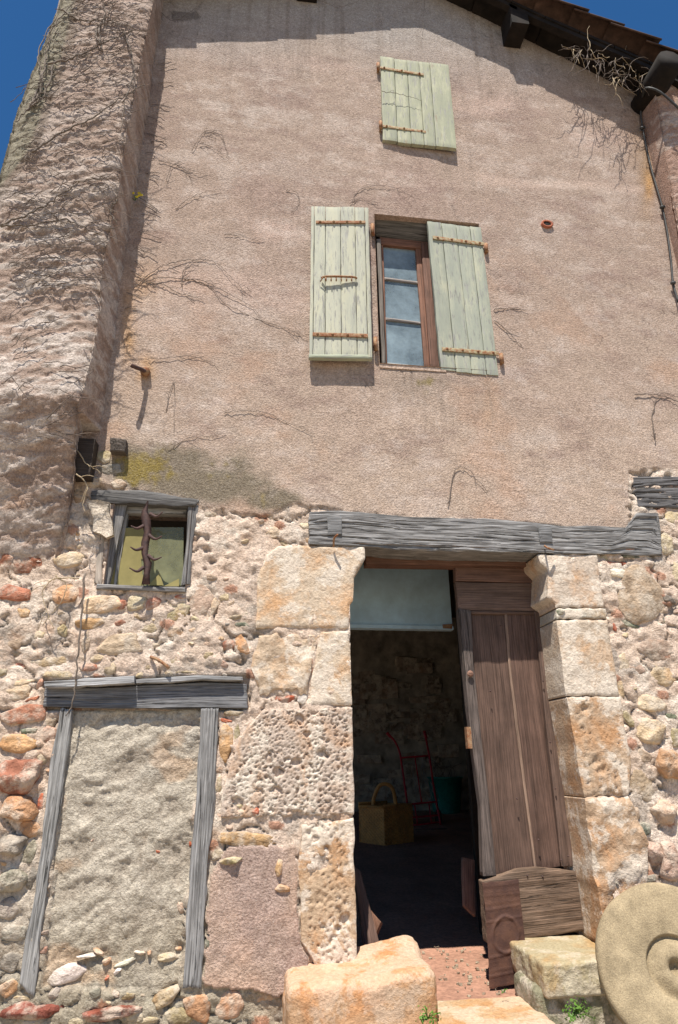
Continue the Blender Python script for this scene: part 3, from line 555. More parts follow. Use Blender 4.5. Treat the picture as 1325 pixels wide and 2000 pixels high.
# smaller stones showing through the mortar between the traced ones
ZONES = [(0, 1020, 180, 1330), (380, 1000, 600, 1380), (180, 1150, 500, 1320), (0, 1330, 110, 2010), (1190, 1090, 1335, 1760), (0, 1940, 560, 2010), (425, 1400, 480, 1640)]
tries = 0; added = 0
while tries < 2600 and added < 95:
    tries += 1; z_ = random.choice(ZONES); cx = random.uniform(z_[0], z_[2]); cy = random.uniform(z_[1], z_[3]); s_ = random.uniform(9, 34); h_ = s_*random.uniform(.45, .85)
    if any(abs(cx-a) < (s_+c_)*.47 and abs(cy-b) < (h_+d_)*.47 for a, b, c_, d_ in placed): continue
    if 480 < cx < 700 and cy > 1060 or 1040 < cx < 1190 or (170 < cx < 400 and 950 < cy < 1160) or in_poly(np.array([cx]), np.array([cy]), PANEL)[0] or in_poly(np.array([cx]), np.array([cy]), PINK)[0] or (80 < cx < 490 and 1318 < cy < 1400): continue
    c_ = random.choice('ccccpppttyoork' if cy < 1400 else ('kkyyork' if cx < 200 else 'ccpptoyk')); stone(cx, cy, s_, h_, random.uniform(-25, 25), c_, hgt=random.uniform(.006, .02)); added += 1

# ------------------------------------------------------------------ main window
def sub(name, label=None): 
    o = bpy.data.objects.new(name, None); link(o, house, Matrix.Translation((1.1, .1, 4.0)))
    if label: o['label'] = label
    return o
win = sub('window', 'three-pane casement window with bare brown wood, its right half behind a closed shutter')
BR = (.20, .10, .065); GW = (.16, .14, .12)
yf = .12
def bar(A, B, y, th, col, parent, mat='oldwood', **k): return plank(k.pop('name', 'frame'), PX(A, y), PX(B, y), th, M[mat], parent, col=col, **k)
plank('frame', [W(731, 424, .03), W(838, 438, .03)], [W(735, 462, yf), W(838, 474, yf)], .05, M['wood'], win, col=(.15, .14, .13), label='grey weathered timber head of the window')
bar([(736, 466), (747, 712)], [(744, 466), (754, 712)], .07, .06, GW, win)
bar([(742, 462), (838, 472)], [(743, 476), (838, 486)], yf-.01, .05, BR, win)
bar([(744, 474), (753, 712)], [(749, 474), (757, 712)], yf, .04, BR, win)
bar([(811, 474), (830, 718)], [(826, 474), (843, 720)], yf, .045, BR, win)
bar([(823, 472), (842, 720)], [(845, 474), (865, 722)], yf-.02, .05, (.16, .085, .06), win)
bar([(748, 540), (816, 549)], [(748, 545), (817, 553)], yf+.005, .03, (.27, .24, .22), win, name='glazing_bar'); bar([(751, 619), (822, 628)], [(751, 624), (822, 632)], yf+.005, .03, (.27, .24, .22), win, name='glazing_bar')
bar([(753, 707), (829, 715)], [(753, 712), (829, 719)], yf+.005, .03, (.4, .4, .38), win)
bar([(749, 474), (811, 478)], [(749, 477), (811, 481)], yf+.006, .03, (.5, .5, .48), win)
for a, b in (((748, 474, 812, 480), (748, 541, 817, 550)), ((748, 544, 817, 552), (751, 620, 822, 629)), ((751, 623, 822, 631), (754, 709, 829, 717))):
    q = [W(a[0], a[1], yf+.02), W(a[2], a[3], yf+.02), W(b[2], b[3], yf+.02), W(b[0], b[1], yf+.02)]
    q[1], q[2] = q[1], q[2]; mk('pane', q, [(0, 3, 2, 1)], M['glass'], win, smooth=False)
V, F = box((WIN[0], -.006, WIN[2]-.03), (1.16, .14, WIN[2]+.0)); mk('sill', V, F, pm, win, smooth=False, col=(.5, .38, .3))

def lerp(a, b, t): return np.asarray(a, float)+(np.asarray(b, float)-np.asarray(a, float))*t
PG = (.43, .42, .325)
def nails(g, pts, r=.009):
    for p in pts:
        V = [p+np.array([r*math.cos(t), 0, r*math.sin(t)]) for t in np.linspace(0, 2*math.pi, 8, endpoint=False)]+[p+np.array([.6*r*math.cos(t), -.007, .6*r*math.sin(t)]) for t in np.linspace(0, 2*math.pi, 8, endpoint=False)]+[p+np.array([0, -.009, 0])]
        g.add(V, [(i, (i+1) % 8, 8+(i+1) % 8, 8+i) for i in range(8)]+[(8+i, 8+(i+1) % 8, 16) for i in range(8)])
def shutter(tl, tr, br, bl, fr, th, straps, label, colv=PG, gap=.004, ragged=.006):
    o = sub('shutter', label)
    for a, b in zip(fr[:-1], fr[1:]):
        wdt = np.linalg.norm(np.asarray(tr)-np.asarray(tl)); ga = gap/wdt/2; rg = random.uniform(-ragged, ragged); dy = np.array([0, random.uniform(-.002, .002), rg])
        f = random.uniform(.93, 1.07)
        plank('board', [lerp(tl, tr, a+ga)+dy, lerp(bl, br, a+ga)+dy], [lerp(tl, tr, b-ga)+dy, lerp(bl, br, b-ga)+dy], th, M['paint'], o, col=tuple(v*f for v in colv), bev=.003, wob=.0025, amp=.0012, nu=50)
    for (A, B, hw, n, mat, pin) in straps:
        A = np.asarray(A); B = np.asarray(B); up = np.array([0, 0, hw])
        plank('strap', [A+up, B+up], [A-up, B-up], .006, M[mat], o, bev=.001, wob=.001, amp=.0004)
        g = Geo(); nails(g, [lerp(A, B, t)+np.array([0, -.001, 0]) for t in np.linspace(.09, .9, n)]); g.mk('nail_heads', M['rust'], o)['kind'] = 'stuff'
        if pin is not None:
            p = np.asarray(pin); g = Geo(); g.add(*tube([p+(0, 0, .035), p-(0, 0, .04)], .014, 10)); g.add(*tube([p-(0, 0, .03), p-(0, -.08, .03)], .009, 8)); g.mk('hinge_pin', M['rust'], o)
    return o
# upper shutter
def w3(px, py, y): return W(px, py, y)
TL, TR, BRR, BL = w3(743, 110, -.025), w3(877, 127, -.035), w3(893, 290, -.055), w3(748, 273, -.03)
shutter(TL, TR, BRR, BL, [0, .2, .385, .56, .72, 1.], .028,
        [(w3(743, 131, -.036), w3(828, 145, -.043), .011, 3, 'strap', w3(739, 130, -.03)), (w3(748, 245, -.039), w3(832, 257, -.046), .011, 3, 'strap', w3(744, 244, -.033))],
        'small closed board shutter high in the gable, pale green paint worn grey', (.37, .375, .265))
# left shutter, swung open
s1 = shutter(w3(608, 403, -.05), w3(720, 405, -.075), w3(728, 697, -.075), w3(604, 696, -.05), [0, .06, .25, .51, .76, .93, 1.], .026,
        [(w3(617, 433, -.06), w3(714, 433, -.083), .011, 4, 'rust', None), (w3(611, 652, -.06), w3(719, 655, -.083), .013, 4, 'rust', None)],
        'open left shutter of the window in flaking pale green paint with rusty straps', (.47, .465, .37))
plank('bottom_rail', PX([(604, 691), (727, 692)], -.072), PX([(604, 698), (728, 700)], -.072), .03, M['paint'], s1, col=(.38, .40, .30))
g = Geo(); g.add(*tube(smoothline([w3(628, 543, -.07), w3(640, 540, -.086), w3(690, 541, -.086), w3(697, 545, -.08)], 4), .008, 6)); g.add(*tube([w3(626, 550, -.07), w3(632, 541, -.09)], .004, 5))
for t in range(6): g.add(*tube([w3(637+t*10, 542, -.086), w3(637+t*10, 549, -.084)], .005, 5))
g.mk('espagnolette_bar', M['rust'], s1)
for px, py in ((728, 449, ), (734, 672)):
    g = Geo(); p = w3(px, py, -.03); g.add(*tube([p+(0, 0, .05), p-(0, 0, .05)], .014, 10)); g.add(*tube([p, p+(0, .1, 0)], .01, 6)); g.mk('hinge_pin', M['rust'], s1)
# right shutter, closed
shutter(w3(835, 432, -.012), w3(940, 443, -.012), w3(975, 732, -.012), w3(862, 722, -.012), [0, .26, .53, .79, 1.], .028,
        [(w3(846, 463, -.022), w3(947, 476, -.022), .014, 4, 'strap', w3(950, 484, -.022)), (w3(864, 681, -.022), w3(975, 690, -.022), .014, 4, 'strap', w3(980, 700, -.022))],
        'closed right shutter of the window in pale green paint with painted straps', (.37, .385, .31))

# ------------------------------------------------------------------ small window in the masonry
sw = sub('window', 'small square wooden window patched with yellow card in the bare masonry')
GR = (.24, .23, .22)
def sbar(A, B, y, th, col=GR, **k): return plank('frame', PX(A, y), PX(B, y), th, M['wood'], sw, col=col, disp=grooves(.003), **k)
sbar([(178, 958), (215, 955), (280, 958), (340, 966), (388, 977)], [(180, 975), (215, 980), (280, 984), (340, 986), (384, 990)], -.012, .1, (.15, .145, .14), wob=.012, nu=60)
sbar([(222, 978), (208, 1050), (196, 1142)], [(249, 982), (232, 1050), (212, 1142)], .02, .08)
sbar([(368, 984), (364, 1060), (354, 1142)], [(389, 984), (376, 1060), (371, 1140)], .0, .1, (.21, .205, .2))
sbar([(190, 1140), (280, 1144), (362, 1146)], [(187, 1149), (280, 1153), (362, 1155)], -.02, .12, (.26, .25, .24))
sbar([(233, 986), (366, 990)], [(231, 1001), (364, 1004)], .05, .05, (.34, .33, .31))
sbar([(236, 1000), (222, 1142)], [(250, 1002), (228, 1142)], .055, .04, (.3, .29, .27))
sbar([(186, 975), (196, 1040), (184, 1140)], [(214, 985), (206, 1040), (199, 1140)], .0, .1, (.42, .36, .3), wob=.012)
q = [W(226, 1030, .07), W(359, 1030, .07), W(358, 1144, .07), W(212, 1144, .07)]; mk('pane', q, [(0, 3, 2, 1)], M['oldglass'], sw, smooth=False)
def card(pts, y, label):
    P = PX(pts, y); P2 = [p+np.array([0, .002, 0]) for p in P]; n = len(P)
    o = mk('card', P+P2, [tuple(range(n))[::-1], tuple(range(n, 2*n))]+[(i, (i+1) % n, n+(i+1) % n, n+i) for i in range(n)], M['card'], smooth=False)
    return tag(o, label, 'card', 'yellowed card pieces in the small window')
card([(223, 1088), (276, 1092), (280, 1144), (214, 1143)], .062, 'large yellowed card propped in the lower left of the small square window')
card([(226, 1031), (285, 1031), (282, 1092), (222, 1092)], .066, 'translucent yellow sheet in the upper left of the small square window')
card([(250, 1143), (262, 1115), (282, 1124), (276, 1144)], .055, 'tilted yellow card scrap just left of the iron spike foot')
card([(290, 1143), (312, 1120), (320, 1143)], .055, 'pointed yellow card scrap just right of the iron spike foot')
card([(320, 1145), (350, 1130), (350, 1145)], .055, 'low yellow card scrap in the lower right corner of the small window')
# torn flake
P = PX([(168, 978), (190, 975), (215, 982), (213, 1000), (219, 1018), (222, 1045), (208, 1050), (197, 1042), (182, 1038), (183, 1012)], -.045)
F = [tuple(range(10))[::-1]]; c = np.mean(P, 0); P = [p+np.array([0, .006*math.sin(i*2.1), 0]) for i, p in enumerate(P)]
rn = 10; V = list(P)+[lerp(c, p, .5)+np.array([0, -.012+.006*math.sin(i*1.7), 0]) for i, p in enumerate(P)]+[c+np.array([0, -.008, 0])]+[p+np.array([0, .03, 0]) for p in P]
F = [(i, (i+1) % rn, rn+(i+1) % rn, rn+i) for i in range(rn)]+[(rn+i, rn+(i+1) % rn, 2*rn) for i in range(rn)]+[(i, (i+1) % rn, 21+(i+1) % rn, 21+i) for i in range(rn)]
mk('render_flake', V, F, M['wall'], house, tint=np.tile([[.60, .52, .42]], (len(V), 1)))['label'] = 'loose pale flake of render curling off beside the small window'
# iron spike bar
sp = thing('iron_spike_bar', W(286, 1140, -.06), 'rusty barbed iron bar standing in front of the small square window', 'window bar')
def blade(path, wd, y, th=.012):
    V = []; F = []; n = len(path)
    for (px, py), w_ in zip(path, wd):
        p = W(px, py, y); V += [p+(-w_, 0, 0), p+(0, -th, 0), p+(w_, 0, 0), p+(0, th, 0)]
    for i in range(n-1):
        for k in range(4): F.append((i*4+k, i*4+(k+1) % 4, (i+1)*4+(k+1) % 4, (i+1)*4+k))
    return V, F+[(0, 1, 2, 3), tuple(4*n-4+k for k in range(4))]
g = Geo(); g.add(*blade([(289, 979), (283, 998), (285, 1012), (289, 1040), (284, 1060), (283, 1082), (289, 1100), (287, 1120), (285, 1141)], [.004, .016, .026, .02, .022, .017, .022, .016, .022], -.06)); g.mk('bar', M['iron'], sp)
for pts in ([(294, 1004), (306, 1009), (318, 1000)], [(281, 1027), (268, 1032), (256, 1027)], [(291, 1045), (304, 1053), (317, 1047)], [(280, 1070), (266, 1074), (255, 1068)], [(290, 1085), (302, 1093), (316, 1088)], [(281, 1108), (268, 1116), (253, 1109)]):
    L = smoothline([W(px, py, -.06-.015*i) for i, (px, py) in enumerate(pts)], 5); tube_ = tube(L, np.linspace(.011, .003, len(L)), 6); Geo().add(*tube_).mk('barb', M['iron'], sp)

# ------------------------------------------------------------------ beam ends left
g = Geo(); g.add(*box((-1.13, -.10, 2.42), (-.955, .1, 2.66), .006)); g.mk('beam_end', M['oldwood'], house, smooth=False, col=(.05, .038, .03))['label'] = 'beam end box coloured black as the dark of a socket under the left buttress'  # near-black box stands in for the shade of an open socket
e_ = plank('beam_end', PX([(215, 853), (247, 857)], -.06), PX([(215, 880), (245, 882)], -.06), .1, M['wood'], house, col=(.12, .10, .085), bev=.008, disp=lambda P, U, V: -.012*ss(.25, .1, worley(P[..., 0]*75, P[..., 2]*75)[0]*1.0)+.0, nu=16, nv=16, label='small square beam end with cracked end grain')

# ------------------------------------------------------------------ left buttress
def pier(name, zlist, xl, xr, dd, label, xback_l, xback_r, tintf, zn, sub_=.011):
    zs = np.linspace(zlist[0], zlist[-1], zn); XL = np.interp(zs, zlist, xl); XR = np.interp(zs, zlist, xr); DD = np.interp(zs, zlist, dd)
    ns, nf = 22, int((XR-XL).mean()/sub_); V = []
    for z, a, b, d in zip(zs, XL, XR, DD):
        s1_ = np.linspace(0, 1, ns, endpoint=False); t = np.linspace(0, 1, nf, endpoint=False)
        r = min(.06, d*.4)
        xx = np.r_[xback_l+(a-xback_l)*s1_, a+(b-a)*t, b+(xback_r(z)-b)*np.linspace(0, 1, ns+1)]
        yy = np.r_[-d*s1_+.05*(1-s1_), -d-0*t, -d+(d+.03)*np.linspace(0, 1, ns+1)]
        near = np.minimum(np.abs(xx-a), np.abs(xx-b)); yy = yy+np.where(yy <= -d+1e-9, .035*np.exp(-(near/.03)), 0)
        V.append(np.stack([xx, yy, np.full(len(xx), z)], 1))
    V = np.array(V); x, y, z = V[..., 0], V[..., 1], V[..., 2]
    n1 = fbm(x*3, z*3, y*3, 5, .55); sl_ = fbm((x*.9+z*.35)*6, (z*.95-x*.3)*22, y*8, 4, .6); n3 = fbm(x*28, z*34, y*28, 3, .6)
    n4 = fbm(x*11, z*15, y*11, 4, .65); h = .011*n1+.004*sl_+.013*n3+.008*n4+.012*ss(2.75, 2.4, z)*(n4+.6*n1)
    h = h+.002*(1-2.5*np.abs(fbm(x*7, z*13, y*7, 4, .6))); V[..., 1] -= h; V[..., 0] += (.02*n1+.008*sl_)*(np.arange(V.shape[1]) > ns+2)+.0
    nr, nc = V.shape[:2]; F = gridF(nr-1, nc-1)
    return mk(name, V.reshape(-1, 3), F, M['wall'], tint=tintf(x.ravel(), y.ravel(), z.ravel(), n1.ravel(), sl_.ravel()))
def but_tint(x, y, z, n1, s_):
    px, py = PR(x, y, z); col = np.tile([[.375, .28, .225]], (len(x), 1))
    def mixc(a, b, t): return a+(np.array(b)[None]-a)*np.clip(t, 0, 1)[:, None]
    col = mixc(col, (.53, .46, .405), ss(-.12, .22, s_+.25*n1+.3*fbm(x*14, z*20, y*9, 4, .65))*np.interp(py, [0, 300, 500, 900, 1000], [.35, .6, 1., .95, .8]))
    col = mixc(col, (.23, .165, .13), ss(.1, .5, -s_+.2*n1)*.6)
    col = mixc(col, (.50, .28, .15), ss(.1, .5, fbm(x*3, z*4, 9.4, 4))*ss(880, 980, py)*.8)
    edge = np.interp(py, [-50, 0, 100, 200, 300, 350, 420], [150, 150, 125, 92, 55, 20, -30])
    col = mixc(col, (.25, .225, .165), ss(6, -6, px-edge+12*n1))                 # bare grey-green mortar down the outer edge
    col = mixc(col, (.13, .10, .07), np.exp(-((px-edge-8+12*n1)/9)**2)*.6)
    return np.clip(col, .02, .9)
zc = [1.95, 2.15, 2.45, 2.7, 2.8, 3.09, 3.29, 3.5, 3.62, 4.11, 4.43, 4.86, 5.28, 5.62, 6.04, 7.0]
but = pier('buttress', zc, [-1.72]*4+[-1.72, -1.72, -1.71, -1.71, -1.7, -1.70, -1.69, -1.68, -1.66, -1.62, -1.60, -1.57],
           [-1.10, -1.06, -1.03, -1.03, -1.02, -1.01, -1.0, -1.0, -1.02, -1.0, -.99, -.985, -.975, -.97, -.965, -.965],
           [.0, .05, .14, .24, .28, .255, .245, .25, .26, .30, .32, .33, .31, .31, .28, .26], '', -1.76, lambda z: -.96 if z > 2.75 else -1.06, but_tint, 560)
tag(but, 'rough pinkish rendered buttress on the left, overgrown with bare creeper', 'buttress')
def rp_tint(x, y, z, n1, s_):
    col = np.tile([[.34, .22, .17]], (len(x), 1)); t = np.clip(ss(-.05, .35, s_+.2*n1)*.8*(y < -.08), 0, 1)[:, None]
    return col+(np.array([[.52, .43, .37]])-col)*t
rpz = [2.9, 4.0, 5.0, 6.15]
rp = pier('buttress', rpz, [3.0, 3.01, 3.03, 3.07], [4.0]*4, [.0, .07, .14, .2], '', 3.03, lambda z: 4.1, rp_tint, 260)
tag(rp, 'narrow rough buttress at the top right below the eaves', 'buttress')

# ------------------------------------------------------------------ roof
roof = sub('roof', 'sagging clay tile roof with dark soffit boards')
def slope_pts(x, y, dz): return np.array([x, y, float(roof_z(x))+dz])
for xa, xb in ((-1.72, 1.1), (1.1, 4.4)):
    n = 12; xs_ = np.linspace(xa, xb, n+1)
    for a, b in zip(xs_[:-1], xs_[1:]):                      # soffit boards running back from the verge
        e = .004; V = []
        for x in (a+e, b-e):
            for yy, dz in ((-overhang(x)+.05, .0), (.9, .0), (.9, .03), (-overhang(x)+.05, .03)): V.append(slope_pts(x, yy, dz+random.uniform(0, .006)))
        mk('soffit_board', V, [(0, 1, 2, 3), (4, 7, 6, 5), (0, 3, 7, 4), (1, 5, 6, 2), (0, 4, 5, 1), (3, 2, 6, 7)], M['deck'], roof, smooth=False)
    # verge batten
    P = np.array([slope_pts(x, -overhang(x)+.08, -.02) for x in np.linspace(xa, xb, 20)])
    V = []; F = []
    for p in P: V += [p+(0, -.02, -.03), p+(0, .03, -.03), p+(0, .03, .018), p+(0, -.02, .018)]
    for i in range(len(P)-1):
        for k in range(4): F.append((i*4+k, i*4+(k+1) % 4, (i+1)*4+(k+1) % 4, (i+1)*4+k))
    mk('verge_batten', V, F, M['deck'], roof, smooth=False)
def tile_mesh():
    V = []; F = []; nl, na = 3, 8
    for s_ in (0, 1):
        for i in range(nl+1):
            t = i/nl; r = .088-.018*t-(.012 if s_ else 0)
            for k in range(na+1):
                th = math.pi*k/na; V.append((t*.44, r*math.cos(th), r*math.sin(th)*.75))
    w_ = na+1; o2 = (nl+1)*w_
    for i in range(nl):
        for k in range(na):
            a = i*w_+k; F.append((a, a+1, a+w_+1, a+w_)); F.append((o2+a, o2+a+w_, o2+a+w_+1, o2+a+1))
    for k in range(na): F.append((k, o2+k, o2+k+1, k+1))
    for i in range(nl):
        F.append((i*w_, (i+1)*w_, o2+(i+1)*w_, o2+i*w_)); F.append((i*w_+na, o2+i*w_+na, o2+(i+1)*w_+na, (i+1)*w_+na))
    return V, F
tV, tF = tile_mesh(); tme = bpy.data.meshes.new('roof_tile'); tme.from_pydata(tV, [], tF); tme.polygons.foreach_set('use_smooth', np.ones(len(tF), bool)); tme.materials.append(M['tile'])
for side, x0, cnt in ((-1, 1.02, 8), (1, 1.1, 10)):
    for row in range(4):
        for i in range(cnt):
            # each tile's low end lies over the one below
            xl = x0+side*(i+1)*.33/math.hypot(1, .3 if side < 0 else .575)
            s_ = .3 if side < 0 else .575; up = Vector((-side, 0, s_)).normalized(); up = (up+Vector((0, 0, -.17))).normalized()
            ac = Vector((0, 1, 0)); nn = up.cross(ac).normalized(); 
            if nn.z < 0: nn = -nn; ac = -ac
            y = -overhang(xl)+.045+row*.2+random.uniform(-.008, .008)
            p = Vector((xl, y, float(roof_z(xl))+.075+lift(xl)+random.uniform(-.006, .006)))
            mw = Matrix([[up[k], ac[k], nn[k], p[k]] for k in range(3)]+[[0, 0, 0, 1]])
            link(bpy.data.objects.new('roof_tile', tme), roof, mw)
for row in range(4):                                       # channel bed under the cover tiles
    pass
g = Geo()
for xa, xb in ((-1.72, 1.1), (1.1, 4.4)):
    for yy in (1,):
        V = [slope_pts(xa, -overhang(xa)+.12, .032), slope_pts(xb, -overhang(xb)+.12, .032), slope_pts(xb, .9, .032), slope_pts(xa, .9, .032)]
        V += [v+np.array([0, 0, .045+lift(v[0])]) for v in V]; g.add(V, [(0, 3, 2, 1), (4, 5, 6, 7), (0, 1, 5, 4), (1, 2, 6, 5), (2, 3, 7, 6), (3, 0, 4, 7)])
g.mk('tile_bed', M['tile'], roof, smooth=False)
def purlin(x, w_, h_, y0, dz=0.):
    z = float(roof_z(x))-.01+dz; s_ = -.575 if x > 1.1 else .3
    V = [(x-w_/2, y0, z-h_), (x+w_/2, y0, z-h_+.0), (x+w_/2, y0, z+s_*w_/2), (x-w_/2, y0, z-s_*w_/2)]; V += [(a, .1, c) for a, b, c in V]
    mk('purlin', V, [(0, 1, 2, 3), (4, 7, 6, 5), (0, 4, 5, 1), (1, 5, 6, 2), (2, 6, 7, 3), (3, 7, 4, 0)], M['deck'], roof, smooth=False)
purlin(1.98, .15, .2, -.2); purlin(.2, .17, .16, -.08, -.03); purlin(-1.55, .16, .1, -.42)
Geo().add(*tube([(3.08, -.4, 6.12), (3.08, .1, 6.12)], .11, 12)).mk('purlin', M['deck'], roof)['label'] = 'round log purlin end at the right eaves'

# ------------------------------------------------------------------ door
door = sub('door', 'right leaf of the brown panelled wooden door, patched with rusty tin at its foot'); DB = (.105, .066, .05)
yd = .24
bar([(716, 1068), (1046, 1082)], [(716, 1101), (1046, 1106)], yd-.06, .1, (.13, .07, .05), house, name='door_head', label='brown timber head of the door frame')
def db(nm, A, B, y, th, col=DB, mat='oldwood', **k): return plank(nm, PX(A, y), PX(B, y), th, M[mat], door, col=col, **k)
db('top_rail', [(890, 1104), (1060, 1106)], [(891, 1134), (1062, 1138)], yd-.01, .05, (.14, .08, .06))
db('top_rail', [(891, 1137), (1062, 1139)], [(896, 1191), (1078, 1194)], yd, .04, (.13, .085, .065))
db('stile', [(896, 1190), (906, 1300), (921, 1440), (940, 1580), (944, 1712)], [(921, 1192), (926, 1300), (941, 1440), (958, 1580), (970, 1710)], yd-.015, .05, (.125, .10, .088), 'wood', disp=grooves(.003), label='worn greyish meeting stile of the door')
db('panel', [(921, 1194), (926, 1300), (941, 1440), (958, 1580), (969, 1712)], [(988, 1194), (995, 1300), (1012, 1440), (1030, 1580), (1046, 1700)], yd+.012, .02)
db('panel', [(990, 1194), (997, 1300), (1014, 1440), (1032, 1580), (1048, 1700)], [(1046, 1194), (1054, 1300), (1066, 1440), (1082, 1580), (1098, 1692)], yd+.008, .02, (.115, .07, .053))
db('bead', [(986, 1194), (994, 1300), (1011, 1440), (1029, 1580), (1045, 1700)], [(991, 1194), (999, 1300), (1016, 1440), (1034, 1580), (1050, 1700)], yd+.002, .02, (.22, .15, .11), nv=3)
db('stile', [(1044, 1194), (1056, 1300), (1070, 1440), (1086, 1580), (1098, 1692)], [(1080, 1194), (1090, 1300), (1104, 1440), (1120, 1580), (1132, 1690)], yd-.012, .05, (.12, .078, .06))
db('bead', [(921, 1193), (1046, 1194)], [(922, 1199), (1046, 1200)], yd-.004, .02, (.12, .075, .055), nv=3)
db('bottom_board', [(943, 1722), (985, 1708), (1010, 1699), (1050, 1694), (1090, 1698), (1131, 1702)], [(952, 1842), (985, 1838), (1025, 1834), (1060, 1829), (1100, 1824), (1143, 1818)], yd-.03, .06, (.17, .115, .08), 'wood', disp=grooves(.005), nu=60, label='broad rough brown board across the door foot')
def tind(P, U, V):
    x, y, z = P[..., 0], P[..., 1], P[..., 2]; o = .003*fbm(x*9, z*9, 0, 4)
    for r_ in np.r_[np.arange(0, .2, .025), np.arange(.30, .42, .03)]: o = o+.0022*np.exp(-((U-r_-.02-.006*np.sin(r_*90)-.01*(V-.1)*np.sin(r_*37)*3)/.006)**2)*(.6+.6*np.sin(r_*131))
    for cu, cv in ((.24, V.max()/2), (.58, V.max()/2)): rr = np.hypot((U-cu)/1.15, V-cv); o = o+.006*np.exp(-((rr-.068)/.006)**2)+.002*np.exp(-(rr/.05)**2)
    return o
A = PX([(942, 1724), (950, 1800), (954, 1870), (957, 1932)], yd-.07); B = PX([(1013, 1716), (1022, 1800), (1028, 1860), (1031, 1914)], yd-.07)
plank('tin_patch', A, B, .003, M['tin'], door, bev=.001, wob=.004, nu=90, nv=40, amp=.001, disp=tind, label='embossed rusty tin sheet nailed over the door foot')
g = Geo(); nails(g, [W(px, py, yd-.03) for px, py in ((978, 1222), (1062, 1240), (1061, 1330), (1075, 1450), (1085, 1540), (958, 1350), (1010, 1560), (1052, 1640), (1096, 1680), (1110, 1672), (1030, 1710), (1060, 1712))], .005); g.mk('nail_heads', M['iron'], door)['kind'] = 'stuff'
V, F = box(W(911, 1420, yd-.01)+(-.005, -.02, 0), W(921, 1462, yd-.01)+(.0, .02, 0)); mk('latch_plate', V, F, M['rust'], door, smooth=False)
g = Geo(); nails(g, [W(919, 1316, yd-.03)], .02); g.mk('plug', M['oldwood'], door, col=(.25, .14, .1))

# ------------------------------------------------------------------ inside the doorway
yp = .85
c0, c1 = W(560, 1100, yp), W(884, 1229, yp)
V, F = box((.2, yp, c1[2]), (c1[0], yp+.05, 2.9)); mk('inner_panel', V, F, M['bluewash'], house, smooth=False)['label'] = 'pale blue washed panel hanging across the top of the doorway inside'
V, F = box((.2, yp-.012, c1[2]-.004), (c1[0]+.004, yp+.06, c1[2]+.018), .0015); mk('panel_edge', V, F, M['bluewash'], house, smooth=False)
V, F = box((c1[0]-.07, yp-.0155, c1[2]+.004), (c1[0]-.005, yp-.012, c1[2]+.03), .002); mk('rust_patch', V, F, M['rust'], house, smooth=False)
V, F = box((1.47, 1.1, -.15), (4.1, 1.16, 2.9)); p_ = mk('partition', V, F, M['shade_black'], house, smooth=False); p_['label'] = 'board partition coloured black for the dark inside right of the doorway'  # near-black colour stands in for the shade behind the door leaf
# planks
def loose(name, pts, y0, y1, th, mat, label, cat, col=(.1, .06, .045)):
    a = W(*pts[0], y0); b = W(*pts[1], y0); c = W(*pts[2], y1); d = W(*pts[3], y1)
    o = plank(name, [a, c], [b, d], th, M[mat], None, col=col); return tag(o, label, cat)
loose('old_board', [(690, 1690), (704, 1700), (712, 1850), (742, 1842)], .5, .32, .03, 'oldwood', 'dark old board leaning inside left of the doorway', 'board')
loose('old_board', [(692, 1745), (700, 1750), (722, 1848), (744, 1800)], .55, .4, .03, 'oldwood', 'second dark board with an orange edge, leaning low inside left of the doorway', 'board', (.16, .08, .05))
loose('leaning_plank', [(905, 1674), (928, 1680), (908, 1768), (930, 1790)], 1.09, 1.0, .03, 'oldwood', 'reddish plank standing against the black partition inside the door', 'plank', (.28, .17, .13))
# hand truck
b0 = GF(832, 1612); yb = b0[1]
ht = thing('hand_truck', b0, 'red tubular hand truck leaning against the dark back wall', 'hand truck')
def HT(px, py): return W(px, py, min(YB-.05, yb+.3*(1612-py)/180))
def ht_t(pts, r=.011, nm='tube', n=5, mat='red'): L = smoothline([HT(*p) for p in pts], n); return Geo().add(*tube(L, r, 7)).mk(nm, M[mat], ht)
ht_t([(758, 1434), (771, 1447), (781, 1470), (786, 1500), (796, 1570), (804, 1620)], .013, 'upright'); ht_t([(830, 1432), (834, 1452), (839, 1478), (848, 1540), (862, 1616)], .013, 'upright')
for a in ([(784, 1480), (839, 1476)], [(797, 1571), (852, 1566)], [(800, 1597), (858, 1592)], [(803, 1613), (862, 1605)]): ht_t(a, .011, 'crossbar')
for a in ([(811, 1480), (824, 1568)], [(810, 1572), (816, 1610)], [(838, 1570), (843, 1606)]): ht_t(a, .008, 'brace')
ht_t([(756, 1431), (764, 1440)], .019, 'grip'); ht_t([(829, 1428), (833, 1442)], .019, 'grip')
a, b = HT(803, 1617), HT(863, 1610); V, F = box((a[0], a[1]-.22, a[2]-.005), (b[0], a[1], a[2]+.004)); mk('toe_plate', V, F, M['iron'], ht, smooth=False)
for px in (800, 862):
    p = HT(px, 1603); Geo().add(*tube([p+(-.02, .11, .02), p+(.02, .11, .02)], .09, 18)).mk('wheel', M['cable'], ht)
g = Geo()
for k in range(7):
    x0 = random.uniform(800, 835); g.add(*tube(smoothline([HT(x0, 1482), HT(x0+random.uniform(-14, 14), 1510), HT(x0+random.uniform(-8, 22), 1540), HT(x0+random.uniform(5, 28), random.uniform(1555, 1590))], 5), .003, 4))
tag(g.mk('cord', M['white_wire']), 'loops of grey cord hanging on the red hand truck', 'cord')
